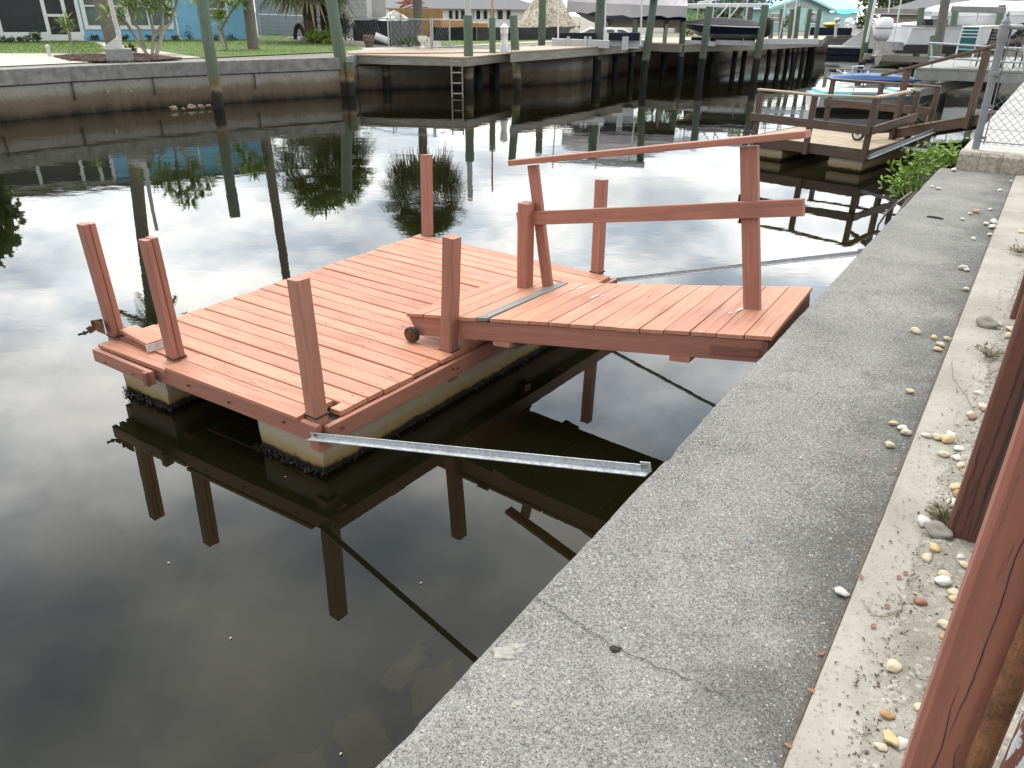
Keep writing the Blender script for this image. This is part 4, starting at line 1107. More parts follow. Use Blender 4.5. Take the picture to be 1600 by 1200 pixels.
# grey block building ---------------------------------------------------------------
b0, b1_ = at(401, 54, ZG), at(560, 56, ZG)
F2 = Fac(b0, b1_); H2 = thing('building', b0, 'plain pale grey concrete block building behind the palms', 'building')
a1 = F2.px(575, 40)[0]
g = MB(); F2.bx(g, .1, a1, ZG - .1, ZG + 2.5, -7, 0)
g.build('wall', 'block', H2)
g = MB()
for k in range(1, 12): F2.bx(g, .1, a1, ZG + k * .2 - .006, ZG + k * .2 + .006, -.01, .004)
g.build('block_joint', 'farcap', H2)['kind'] = 'stuff'
b2 = at(652, 50, ZG); F3 = Fac(F2.pt(a1 + .2, ZG), b2)
g = MB(); F3.bx(g, 0, F3.px(616, 30)[0], ZG - .1, ZG + 1.9, -5, -.5); g.build('side_wall', 'concgrey', H2)
g = MB(); o1 = .4; g.add([F2.pt(-.2, ZG + 2.5, o1), F2.pt(a1 + .3, ZG + 2.5, o1), F2.pt(a1 + .3, ZG + 2.5, -7.4), F2.pt(-.2, ZG + 2.5, -7.4), F2.pt(.1 + a1 / 2 - 1, ZG + 3.3, -3.5), F2.pt(a1 / 2 + 1, ZG + 3.3, -3.5)], [(0, 1, 5, 4), (1, 2, 5), (2, 3, 4, 5), (3, 0, 4), (3, 2, 1, 0)]); g.build('roof', 'roofgrey', H2)

# ------------------------------------------------------------------ vegetation
def lrp(pts, k):
    n = len(pts) - 1; f = k * n; i = min(int(f), n - 1); return pts[i].lerp(pts[i + 1], f - i)
def fan_palm(bx, by, crown_z, r, nf, tr, label, lean=(0, 0), boots=True, seed=1, emin=-.8):
    random.seed(seed); p = gb(bx, by); o = thing('palm_tree', p, label, 'palm')
    top = V(p, crown_z) + Vector((lean[0], lean[1], 0))
    pts = [V(p, ZG - .1), V(p, ZG + .1), V(p, 0).lerp(V(top, 0), .5) + Vector((0, 0, lerp(ZG, crown_z, .5))), top]
    g = MB(); n = 14; P = [lrp(pts, i / n) for i in range(n + 1)]; g.tube(P, [tr * (1.25 if i == 0 else 1) * random.uniform(.92, 1.08) for i in range(n + 1)], 12)
    if boots:
        for i in range(150):
            q = lrp(pts, random.uniform(.15, 1)); a = random.uniform(0, 6.28); d = Vector((math.cos(a), math.sin(a), random.uniform(.5, 1.2)))
            g.leaf(q + Vector((math.cos(a), math.sin(a), 0)) * tr * .9, d, random.uniform(.18, .32), .11, (0, 0, 1))
    g.build('trunk', 'boot' if boots else 'bark', o)
    g = MB(); dry = MB()
    for i in range(nf):
        a = i * 2.399 + random.uniform(-.3, .3); e = lerp(emin, 1.4, (i + .5) / nf); d = Vector((math.cos(a) * math.cos(e), math.sin(a) * math.cos(e), math.sin(e)))
        tgt = dry if e < emin + .1 else g
        L = r * random.uniform(.45, .62); q = top + d * L; q2 = top + d * L * .5 + Vector((0, 0, L * .12))
        tgt.tube([top, q2, q], [.022, .016, .010], 4)
        sd = d.cross(Vector((0, 0, 1))).normalized(); upv = sd.cross(d)
        R0 = r * random.uniform(.42, .55); rn = random.random()
        for k in range(22):
            t = lerp(-1.95, 1.95, k / 21); ld = d * math.cos(t) + sd * math.sin(t)
            l = R0 * (1 - .18 * abs(t) / 2) * random.uniform(.9, 1.08)
            m = q + ld * l * .6 + upv * .03; e2 = q + ld * l + Vector((0, 0, -l * random.uniform(.12, .4)))
            wv = (upv * .3 + d.cross(ld)).normalized() if d.cross(ld).length > .05 else sd
            s2 = ld.cross(upv).normalized() * (l * .045)
            tgt.add([q, m - s2, m + s2, e2], [(0, 1, 2), (1, 3, 2)], None, min(1, max(0, rn + random.uniform(-.25, .25))))
    g.build('crown', 'leaf_palm', o)
    if dry.v: dry.build('dry_frond', 'leaf_dry', o)
    random.seed(seed + 100); return o
def royal_palm(bx, by, crown_z, tr, label, lean, seed=3, nf=14, r=2.6):
    random.seed(seed); p = gb(bx, by); o = thing('palm_tree', p, label, 'palm')
    top = V(p, crown_z) + Vector((lean[0], lean[1], 0)); pts = [V(p, ZG - .1), V(p, ZG + .3)] + [V(V(p, 0).lerp(V(top, 0), k), lerp(ZG, crown_z, k)) for k in (.33, .66)] + [top]
    n = 26; P = [lrp(pts, i / n) for i in range(n + 1)]; g = MB()
    g.tube(P, [tr * (1.25 if i == 0 else 1.0 - .25 * i / n + (.03 if i % 2 else 0)) for i in range(n + 1)], 14); g.build('trunk', 'bark', o)
    g = MB()
    for i in range(nf):
        a = i * 2.399; e = lerp(-.2, 1.3, i / nf); d = Vector((math.cos(a) * math.cos(e), math.sin(a) * math.cos(e), math.sin(e)))
        P = []; q = top.copy(); v = d.copy()
        for k in range(9):
            P.append(q.copy()); q = q + v * r / 8; v = (v + Vector((0, 0, -.22))).normalized()
        g.tube(P, [.03 * (1 - k / 10) for k in range(9)], 4)
        for k in range(1, 34):
            f = k / 34; c = lrp(P, f); dd = (lrp(P, min(1, f + .03)) - lrp(P, f - .03)).normalized(); s = dd.cross(Vector((0, 0, 1))).normalized()
            for sg in (-1, 1): g.leaf(c, s * sg + dd * .6 + Vector((0, 0, -.45)), r * .22 * math.sin(math.pi * min(1, f * .9 + .1)) + .08, .05, (0, 0, 1))
    g.build('crown', 'leaf_palm', o); random.seed(seed + 50); return o
pA = gb(395, 78); pB = gb(185, 80)
royal_palm(396, 77, abs(atd(470, 520, hd(pA)).z), .21, 'tall grey palm trunk beside the right end of the blue house', (.1, .3), r=1.3)
royal_palm(180, 80, abs(atd(245, 510, hd(pB)).z), .26, 'tall stout palm trunk behind the white light pole', (-.9, .3), seed=8, r=1.5)
p = gb(665, 70)
fan_palm(655, 71, abs(atd(665, 298, hd(p)).z) + .2, 2.3, 90, .19, 'cabbage palm with a round crown beside the white urn planter', seed=5, boots=False, emin=-1.1)
p = gb(497, 68)
fan_palm(488, 66, abs(atd(520, 250, hd(p)).z) + .35, 2.9, 60, .30, 'shaggy fan palm with a thick booted trunk by the grey building', seed=6, emin=-.8)
fan_palm(512, 65, abs(atd(520, 250, hd(p)).z) + .4, 2.1, 44, .26, 'second shaggy fan palm trunk directly behind the leaning green piling', seed=7, emin=-.55)
def plumeria(bx, by, tips, stems, label, seed=2, lf=.46):
    random.seed(seed); p = gb(bx, by); o = thing('shrub_tree', p, label, 'tree', 'plumeria trees on the far lawn'); g = MB(); lv = MB(); D = hd(p)
    for (x0, y0, pts) in stems:
        q0 = at(x0, y0, ZG + .02) if y0 > 70 else atd(x0, y0, D); Q = [q0] + [atd(a, b, D + random.uniform(-.25, .25)) for a, b in pts]
        g.tube(Q, [.055 * (1 - .5 * i / len(Q)) for i in range(len(Q))], 7)
    for (a, b) in tips:
        c = atd(a, b, D + random.uniform(-.5, .5))
        for k in range(34):
            an = random.uniform(0, 6.28); e = random.uniform(-.5, 1.0); d = Vector((math.cos(an) * math.cos(e), math.sin(an) * math.cos(e), math.sin(e)))
            lv.leaf(c + d * .05, d, lf * random.uniform(.75, 1.2), .085, (0, 0, 1), None, .10)
    g.build('branches', 'stem', o); lv.build('foliage', 'leaf_lime', o); random.seed(seed + 20)
plumeria(238, 85, [(170, 22), (185, 34), (200, 12), (192, 2), (214, 20), (225, 4), (236, 10), (250, 8), (255, -4), (262, 20), (277, -6), (205, -10), (240, -14), (222, -26), (262, -22), (246, -34), (232, -48), (215, -40)],
   [(230, 85, [(212, 60), (197, 35), (185, 30)]), (228, 84, [(218, 45), (210, 38), (200, 12)]), (238, 85, [(240, 50), (233, 22), (226, 0)]), (245, 86, [(256, 48), (266, 36), (277, 0), (277, -8)]), (244, 86, [(254, 50), (254, 20), (250, 5)]), (239, 60, [(250, 45), (258, 25), (262, 18)]), (233, 22, [(240, 0), (240, -14)]), (226, 0, [(222, -26), (232, -48)]), (250, 5, [(262, -22), (246, -34)]), (200, 12, [(205, -10), (215, -40)])],
   'many stemmed plumeria shrub in the mulch bed, left of the leaning piling')
plumeria(350, 78, [(342, 25), (345, 32), (305, 6), (345, 2), (352, -4), (358, 10), (362, -8), (375, 8), (372, -6), (340, -14), (356, -22)],
   [(352, 79, [(342, 48), (341, 30)]), (354, 76, [(346, 45), (350, 38), (360, 20), (372, 4), (375, -4)]), (342, 48, [(340, 28), (322, 12), (307, 6)]), (341, 30, [(343, 10), (350, -4), (356, -22)])],
   'slender plumeria on the lawn, right of the leaning piling', 4, .40)
def dracaena():
    random.seed(31); p = gb(115, 86); o = thing('small_palm', p, 'small spiky yucca in the mulch bed left of the light pole', 'plant'); g = MB(); D = hd(p)
    for pts in ([(115, 86), (111, 62), (104, 48), (100, 42)], [(114, 86), (110, 60), (108, 40), (106, 32)]): g.tube([V(p, ZG)] + [atd(a, b, D) for a, b in pts[1:]], .03, 6)
    g.build('stem', 'stem', o); g = MB()
    for c in (atd(106, 36, D), atd(101, 44, D), atd(109, 50, D)):
        for k in range(34):
            an = random.uniform(0, 6.28); e = random.uniform(-.4, 1.4); d = Vector((math.cos(an) * math.cos(e), math.sin(an) * math.cos(e), math.sin(e))); g.leaf(c, d, random.uniform(.25, .5), .035, (0, 0, 1))
    g.build('foliage', 'leaf_lime', o)
dracaena()
def bush(px, py, w, h, label, mat='leaf_dark', n=260, lf=.09, name='shrub', group=None, zb=None, stems=False):
    p = gb(px, py) if zb is None else at(px, py, zb); k = ppm(p); W_, H_ = w * k / 2, h * k
    o = thing(name, p, label, 'shrub', group); g = MB(); sds = [Vector((random.gauss(0, .5), random.gauss(0, .5), random.uniform(.25, .9))) for _ in range(9)]
    for i in range(n):
        s = random.choice(sds); q = p + Vector(((s.x + random.gauss(0, .33)) * W_ * .75, (s.y + random.gauss(0, .33)) * W_ * .75, max(.02, (s.z + random.gauss(0, .2))) * H_))
        g.leaf(q, (random.gauss(0, 1), random.gauss(0, 1), random.gauss(.4, .7)), lf * random.uniform(.7, 1.4), lf * .5)
    g.build('foliage', mat, o)
    g = MB()
    for s in sds: g.tube([p, p + Vector((s.x * W_ * .6, s.y * W_ * .6, s.z * H_))], [.012, .005], 4)
    g.build('stem', 'bark', o); return o
random.seed(44)
for px, w in ((8, 14), (17, 13), (33, 12), (44, 16)): bush(px, 67, w, 7, 'low dark shrub along the white porch base', group='shrubs along the porch base', n=110)
bush(60, 67, 20, 15, 'taller dark leafy shrub against the white porch wall')
for px, w in ((150, 18), (170, 10), (196, 14), (236, 12), (252, 12), (275, 16), (335, 18), (361, 18)): bush(px, 64, w, 7, 'low dark shrub along the foot of the blue wall', group='shrubs along the blue wall', n=110)
bush(297, 63, 14, 17, 'thin upright dark flower stems against the blue wall', n=40, lf=.11)
bush(205, 84, 16, 9, 'clump of russet bromeliads beside the light pole', 'weeddry', n=120, lf=.16)
bush(540, 66, 30, 40, 'dark tangled shrub between fan palm and black silt fence', n=420, lf=.16)
bush(498, 68, 45, 14, 'yellow green groundcover at the foot of the shaggy palms', 'leaf_lime', n=260, lf=.2)
bush(640, 73, 60, 12, 'dark low bushes along the wire fence behind the urn', n=320, lf=.12)
# ------------------------------------------------------------------ light pole on plinth
p = at(189, 98, ZG); k = ppm(p); o = thing('light_pole', p, 'slim white light pole with a flared foot on a square concrete plinth', 'pole')
g = MB(); g.box(p + fd(p) * .3 + Vector((0, 0, .17)), (38 * k, .6, .36), math.atan2(-p.x, p.y)); g.build('plinth', 'concgrey', o, bevel=.02)
pc = p + fd(p) * .3; g = MB(); zt_ = [ZG + .35, zt(187, 60, pc), zt(178, 25, pc), zt(172, 0, pc), zt(160, -60, pc)]
P = [V(pc, zt_[0]), atd(186, 55, hd(pc)), atd(178, 25, hd(pc)), atd(172, 0, hd(pc)), atd(160, -60, hd(pc))]
g.tube(P, [.10, .065, .06, .055, .05], 10); g.build('pole_shaft', 'whitedirty', o)
g = MB(); c_ = V(pc, ZG + .35)
rr = rt(pc); g.add([c_ - rr * .42 - fd(pc) * .05, c_ + rr * .1 - fd(pc) * .05, atd(184, 57, hd(pc)) - fd(pc) * .05, c_ - rr * .42 + fd(pc) * .05, c_ + rr * .1 + fd(pc) * .05, atd(184, 57, hd(pc)) + fd(pc) * .05], [(0, 1, 2), (5, 4, 3), (0, 3, 4, 1), (1, 4, 5, 2), (2, 5, 3, 0)]); g.build('brace_plate', 'whitedirty', o)
p = gb(78, 88); g = MB(); g.lathe(V(p, ZG), [(.05, 0), (.05, .22), (.07, .24), (.07, .3), (.02, .33)], 10); tag(g.build('path_light', 'whitedirty', loc=p), 'small white path light on the pale walk', 'light')
# stones at waterline
for i, (px, py, w) in enumerate([(272, 173, 14), (300, 171, 15), (314, 170, 12), (326, 169, 10), (287, 173, 6)]):
    p = at(px, py, 0); k = ppm(p); g = MB(); g.blob(p + Vector((0, 0, .05)), (w * k / 2, w * k / 2.4, w * k / 3), .3, 2)
    tag(g.build('rock', 'rockbrown', loc=p), 'brown rock at the waterline of the far seawall, left of the piling', 'rock', 'rocks at the far waterline')

# ------------------------------------------------------------------ pilings
PG = 'mooring pilings along the canal'
def piling(tx, ty, wx, wy, r, label, mat='piling', cat='piling', group=PG, extra=None):
    b = at(wx, wy, 0); t = atd(tx, ty, hd(b)); g = MB(); n = 10
    ax = (t - b); P = [b - ax * .12] + [b + ax * (i / n) for i in range(n + 1)]
    g.tube(P, [r * random.uniform(.95, 1.05) for _ in P], 12)
    o = g.build('piling', mat, loc=b); tag(o, label, cat, group); return o
piling(312, -22, 342, 170, .155, 'tall leaning green piling in front of the blue house')
piling(514, -22, 541, 149, .19, 'thick tall green piling in front of the shaggy fan palms')
piling(546, 96, 549, 150, .13, 'short grey stub piling right behind the thick green one', 'piling')
piling(731, 24, 733, 144, .155, 'green piling with cut flat top beside the grey ladder')
piling(802, 24, 809, 143, .14, 'green and rust piling at the right corner of the near boardwalk')
piling(769, 28, 770, 135, .12, 'grey brown piling with a thin pole on top behind the boardwalk')
piling(848, -6, 845, 123, .15, 'dark green piling with a black foot in front of the dirt mound', 'piledark')
piling(939, -8, 932, 127, .18, 'thick black footed piling in front of the tarped boat', 'piledark')
piling(1022, -2, 1004, 130, .15, 'leaning black footed piling at the stern of the tarped boat', 'piledark')
piling(993, 30, 986, 120, .10, 'short thin grey piling behind the boat lift', 'piledark')
piling(1109, 10, 1093, 125, .15, 'black footed piling at the bow end of the navy lift boat', 'piledark')
piling(1069, 12, 1062, 121, .13, 'black footed piling left of the navy lift boat', 'piledark')
piling(1196, 8, 1178, 124, .16, 'thick black footed piling at the stern of the navy lift boat', 'piledark')
for (tx, ty, wx, wy, lab) in ((1206, 30, 1200, 108, 'short'), (1222, 14, 1216, 108, 'second'), (1238, 14, 1228, 106, ''), (1248, 10, 1238, 108, ''), (1266, 14, 1252, 106, ''), (1281, 14, 1268, 104, '')):
    piling(tx, ty, wx, wy, .115, 'slim black footed piling in the row before the blue roofed house', 'piledark', group='slim pilings before the blue roofed house')
# ------------------------------------------------------------------ near-left boardwalk
ZB = ZG
def boardwalk(pts, label, fas=.24, mat='barewood', fmat='greywood', z=ZB, name='boardwalk'):
    P = [at(a, b, z) for a, b in pts]; o = thing(name, P[0], label, 'boardwalk'); g = MB(); g.prism([(p.x, p.y) for p in P], z - .045, z); g.build('decking', mat, o)
    g = MB()
    for a, b in zip(P[:-1], P[1:]):
        d = (b - a).normalized(); nn = Vector((d.y, -d.x, 0)); g.beam(V(a, z - .05 - fas / 2) + nn * -.05, V(b, z - .05 - fas / 2) + nn * -.05, .05, fas)
    g.build('fascia', fmat, o); return o, P
o, P = boardwalk([(540, 84.5), (600, 86.5), (670, 88), (728, 89.5), (800, 82.5), (800, 78.5), (690, 74.5), (545, 79)], 'grey weathered boardwalk along the far wall beside the lighthouse ornament')
pl = MB()
for a, b in ((672, 137), (700, 136), (733, 141), (748, 138), (775, 136), (605, 140)):
    q = at(a, b, 0); g = MB(); g.tube([V(q, -.4), V(q, ZB - .06)], .13, 10); g.build('support_pile', 'piling' if a < 740 else 'piledark', o)
# ladder
q0 = at(705, 140, 0); q1 = at(724, 140, 0); D = hd(at(714, 91.5, ZB)) - .05
lad = thing('ladder', q0, 'grey wooden swim ladder hanging from the boardwalk', 'ladder')
L0, L1 = atd(705, 92, D), atd(722, 92, D)
for a in (L0, L1): g = MB(); g.beam(V(a, -.2), V(a, a.z + .05), .05, .08, up=fd(a)); g.build('side_rail', 'greywood', lad)
for k in range(4): g = MB(); z = lerp(.1, ZB - .1, k / 3); g.beam(V(L0, z), V(L1, z), .07, .035); g.build('rung', 'greywood', lad)
# lighthouse ornament
p = at(788, 81.5, ZB); k = ppm(p); h_ = zt(788, 36, p) - ZB; o = thing('lighthouse_ornament', V(p, ZB), 'small white lighthouse ornament on the end of the boardwalk', 'ornament')
g = MB(); g.lathe(V(p, ZB), [(7.6 * k, 0), (7.2 * k, .02 * h_), (6.2 * k, .22 * h_), (6.0 * k, .225 * h_), (4.0 * k, .58 * h_), (5.6 * k, .60 * h_), (5.6 * k, .63 * h_)], 16); g.build('tower', 'whitepaint', o)
g = MB(); g.lathe(V(p, ZB), [(5.2 * k, .63 * h_), (6.2 * k, .66 * h_), (6.2 * k, .84 * h_), (5 * k, .85 * h_)], 8); g.build('lantern', 'whitepaint', o)
g = MB(); g.lathe(V(p, ZB), [(7.0 * k, .85 * h_), (6.8 * k, .87 * h_), (2.2 * k, .95 * h_), (1.5 * k, 1.0 * h_)], 12); g.build('lantern_roof', 'whitepaint', o)
g = MB()
for j in range(8): g.tube([V(p, ZB + .58 * h_) + Vector((math.cos(j * .785), math.sin(j * .785), 0)) * 5.4 * k, V(p, ZB + .46 * h_) + Vector((math.cos(j * .785), math.sin(j * .785), 0)) * 5.2 * k], .012, 4)
g.build('gallery_rail', 'whitepaint', o)
# urn planter
p = gb(660, 76); k = ppm(p); h_ = 18 * k; o = thing('urn_planter', p, 'white goblet shaped urn planter in front of the cabbage palm', 'planter')
g = MB(); g.lathe(V(p, ZG), [(4.2 * k, 0), (4.2 * k, .08 * h_), (1.8 * k, .25 * h_), (2.2 * k, .4 * h_), (5.5 * k, .62 * h_), (7.0 * k, .92 * h_), (7.4 * k, h_), (6.2 * k, h_), (5.5 * k, .9 * h_)], 18); g.build('urn', 'whitepaint', o, smooth=False)
# tree stump planter, white drum, black edging, stone edging
p = gb(577, 74); k = ppm(p); g = MB(); g.lathe(V(p, ZG), [(6 * k, 0), (6.5 * k, 6 * k), (9 * k, 9 * k), (8.6 * k, 17 * k), (7 * k, 17.5 * k)], 12); tag(g.build('stump_planter', 'boot', loc=p), 'brown barrel shaped stump planter by the black silt fence', 'planter')
p = gb(598, 72); k = ppm(p); g = MB(); a = V(p, ZG + .28); g.tube([a - rt(p) * 11 * k + Vector((0, 0, .12)), a + rt(p) * 10 * k - Vector((0, 0, .10))], 5 * k, 14); tag(g.build('white_drum', 'whitepaint', loc=p), 'white drum lying on its side behind the stump planter', 'drum')
p = gb(469, 62); k = ppm(p); g = MB(); n = 20
for i in range(5): g.tube([V(p, ZG) + fd(p) * i * .12 + rt(p) * math.cos(t * math.pi / n) * 8 * k * (1 - .06 * i) + Vector((0, 0, math.sin(t * math.pi / n) * 22 * k * (1 - .05 * i))) for t in range(n + 1)], .07, 6)
tag(g.build('drain_pipe_roll', 'black_rubber', loc=p), 'black ribbed half round shell leaning at the palm, on the lawn edge', 'roll')
g = MB()
for i in range(26):
    f = i / 25; q = at(lerp(474, 566, f), lerp(63.5, 71, f ** .8), ZG); g.box(V(q, ZG + .07) + fd(q) * .15, (.26, .2, .16), random.uniform(-.3, .3))
tag(g.build('stone_edging', 'conc', loc=gb(520, 68)), 'low pale stone edging around the palm bed', 'edging')
# ------------------------------------------------------------------ chain link fence of the far bank
def chain_fence(pts, h, label, name='chain_link_fence', sp=.22, wr=.0022):
    P = [gb(a, b) for a, b in pts]; o = thing(name, P[0], label, 'fence')
    for q in P: g = MB(); g.tube([V(q, ZG), V(q, ZG + h + .05)], .03, 8); g.build('post', 'galv', o)
    for a, b in zip(P[:-1], P[1:]):
        g = MB(); g.tube([V(a, ZG + h), V(b, ZG + h)], .022, 6); g.build('top_rail', 'galv', o)
        g = MB(); L = (b - a).length; d = (b - a).normalized(); n = int(L / sp)
        for i in range(n):
            for sg in (1, -1):
                x0 = i * sp; x1 = x0 + sg * h * .75
                z0, z1 = 0, h
                if x1 > L: z1 = h * (L - x0) / (x1 - x0); x1 = L
                if x1 < 0: z1 = h * x0 / (x0 - x1); x1 = 0
                g.tube([V(a + d * x0, ZG + z0), V(a + d * x1, ZG + z1)], wr, 3, caps=False)
        g.build('mesh', 'galv', o)
chain_fence([(408, 57), (520, 66), (608, 73.5), (674, 75.5), (676.5, 75.5), (703, 73)], 1.05, 'thin grey chain link fence across the far yard by the palms')
def silt(pts, h, label):
    P = [gb(a, b) for a, b in pts]; o = thing('silt_fence', P[0], label, 'silt fence', 'black silt fences of the building site'); g = MB(); rings = []
    F_ = fine(P, .35)
    for q in F_: s = noise.noise(q * .9) * .09; rings.append([V(q, ZG - .05), V(q, ZG + h * .5) + fd(q) * s, V(q, ZG + h + s * .6), V(q, ZG + h + s * .6) + fd(q) * .02, V(q, ZG + h * .5) + fd(q) * (s + .02), V(q, ZG - .05) + fd(q) * .02])
    g.loft(rings); g.build('cloth', 'silt', o)
    for q in fine(P, 2.2): g = MB(); g.beam(V(q, ZG) - fd(q) * .05, V(q, ZG + h + .25) - fd(q) * .05, .04, .04, up=fd(q)); g.build('stake', 'greywood', o)
silt([(553, 66), (612, 71), (655, 62.5)], .95, 'black silt fence with a peak in front of the white tarp heap')
silt([(676, 62.5), (745, 64), (800, 62.5)], .60, 'sagging black silt fence behind the lighthouse ornament')
silt([(806, 63), (870, 62), (905, 58)], .62, 'black silt fence at the foot of the dirt mound')
# site heaps, lumber
p = gb(617, 60); k = ppm(p); g = MB(); g.blob(V(p, ZG + .2), (30 * k, 1.3, 30 * k), .18, 3); tag(g.build('tarp_heap', 'whitedirty', loc=p), 'white tarp covered heap behind the peaked silt fence', 'heap')
def boxat(name, x0, x1, yb, yt, dep, mat, label, cat, base=None, group=None, bev=.02):
    c = gb((x0 + x1) / 2, base or yb); k = ppm(c); z0 = max(ZG, zt((x0 + x1) / 2, yb, c)) if base else ZG; z1 = zt((x0 + x1) / 2, yt, c)
    g = MB(); g.box(V(c, (z0 + z1) / 2) + fd(c) * dep / 2, ((x1 - x0) * k, dep, z1 - z0), math.atan2(-c.x, c.y)); o = g.build(name, mat, loc=V(c, z0), bevel=bev); tag(o, label, cat, group); return o, c, k
c = gb(650, 56); k = ppm(c); o = thing('site_bin', c, 'large brown plywood site bin behind the urn planter', 'bin'); z1 = zt(650, 14, c)
fx = Fac(c - rt(c) * 40 * k, c + rt(c) * 40 * k); g = MB(); fx.bx(g, 0, 80 * k, ZG, z1, -1.6, 0); g.build('panel', 'ply', o)
for a in (0, 22 * k, 40 * k, 62 * k, 79 * k): g = MB(); fx.bx(g, a, a + .06, ZG, z1 + .04, 0, .05); g.build('batten', 'lumber', o)
c = gb(648, 50); k = ppm(c)
g = MB(); z0 = zt(648, 10, c)
for i in range(16): q = V(c, z0 + random.uniform(-.1, .5)) + rt(c) * random.uniform(-16, 16) * k + fd(c) * random.uniform(.1, 1.2); d = rt(c) * random.uniform(-.8, .8) + fd(c) * random.uniform(-.4, .4) + Vector((0, 0, random.uniform(-.25, .25))); g.beam(q - d, q + d, .12, .06)
tag(g.build('scrap_pile', 'terracotta', loc=c), 'red brown scrap timbers heaped over the brown site bin', 'scrap')
for i, (x0, x1, yt, yb) in enumerate([(690, 728, 32, 58), (735, 762, 36, 57), (700, 722, 47, 60)]):
    c = gb((x0 + x1) / 2, yb); k = ppm(c); z1 = zt((x0 + x1) / 2, yt, c); g = MB(); nl = 6
    for j in range(nl):
        for m in range(5): z = lerp(ZG + .06, z1 - .05, j / (nl - 1)); q = V(c, z) + fd(c) * m * .16; g.beam(q - rt(c) * (x1 - x0) * k / 2 * random.uniform(.93, 1.04), q + rt(c) * (x1 - x0) * k / 2 * random.uniform(.93, 1.04), .14, (z1 - ZG) / nl * .9)
    tag(g.build('lumber_stack', 'lumber', loc=c), ['long stack of fresh orange lumber left of the cut piling', 'shorter orange lumber stack right of the cut piling', 'small low orange lumber stack in front of the long one'][i], 'lumber')
# white house with windows
c0_, c1_ = at(690, 45, ZG), at(800, 45, ZG); F4 = Fac(c0_, c1_); H4 = thing('house', c0_, 'long low white house with a row of dark windows and grey roof', 'house')
w4 = F4.px(800, 45)[0]; ze = F4.px(745, 14)[1]
g = MB(); F4.bx(g, -3, w4 + 3, ZG - .1, ze, -8, 0); g.build('wall', 'whitepaint', H4)
for x0, x1 in ((682, 692), (700, 708), (710, 717), (719, 727), (738, 741), (743, 751), (754, 762), (765, 772), (776, 786), (790, 798)): window(F4, H4, x0, x1, 15, 31, fw=.05, glass='glassdark')
g = MB(); g.add([F4.pt(-3.5, ze, .6), F4.pt(w4 + 3.5, ze, .6), F4.pt(w4 + 3.5, ze, -8.6), F4.pt(-3.5, ze, -8.6), F4.pt(0, ze + 1.5, -4), F4.pt(w4, ze + 1.5, -4)], [(0, 1, 5, 4), (1, 2, 5), (2, 3, 4, 5), (3, 0, 4), (3, 2, 1, 0)]); g.build('roof', 'roofgrey', H4)
# dirt mound
p = gb(856, 60); k = ppm(p); g = MB(); hh = zt(845, -22, p) - ZG; n, m = 34, 26; vs, fs = [], []
for i in range(m + 1):
    r = i / m
    for j in range(n):
        a = 2 * math.pi * j / n; x_, y_ = math.cos(a) * r * 62 * k, math.sin(a) * r * 2.6 
        z = hh * max(0, (1 - r ** 1.35)) ** 1.05 ; q = Vector((x_, y_, z)); dn = noise.noise(q * .9) * .45 * (1 - r * .6) + noise.noise(q * 3) * .16 + noise.noise(q * 8) * .06
        w = V(p, ZG - .05) + rt(p) * (x_ - 8 * k * (1 - r)) + fd(p) * (y_ + 2.6) + Vector((0, 0, max(-.02, z + dn * (1 if r < .97 else 0)))); vs.append(w)
for i in range(m):
    for j in range(n): fs.append((i * n + j, i * n + (j + 1) % n, (i + 1) * n + (j + 1) % n, (i + 1) * n + j))
g.add(vs, fs)
for i in range(420):
    r = random.random() ** .5; a = random.uniform(0, 6.28); idx = int(r * m) * n + int(a / 6.283 * n); q = vs[min(idx, len(vs) - 1)]; s = random.uniform(.02, .07); g.blob(q, (s, s, s * .7), .4, 1)
tag(g.build('dirt_mound', 'dirt', loc=p), 'tall mound of shelly beige dirt behind the dark green piling', 'mound')
# thin white poles standing on piles
for tx, ty, bx, by, lab in ((730, -10, 731, 24, 'wide white pole standing on the cut piling top'), (769, -12, 769, 29, 'thin tan pole standing on the grey brown piling')):
    q = at(733 if bx < 740 else 770, 144 if bx < 740 else 135, 0); a = atd(bx, by, hd(q)); t = atd(tx, ty - 40, hd(q)); g = MB(); g.tube([a, t], .10 if bx < 740 else .035, 10)
    tag(g.build('pole', 'whitedirty' if bx < 740 else 'lumber', loc=a), lab, 'pole')
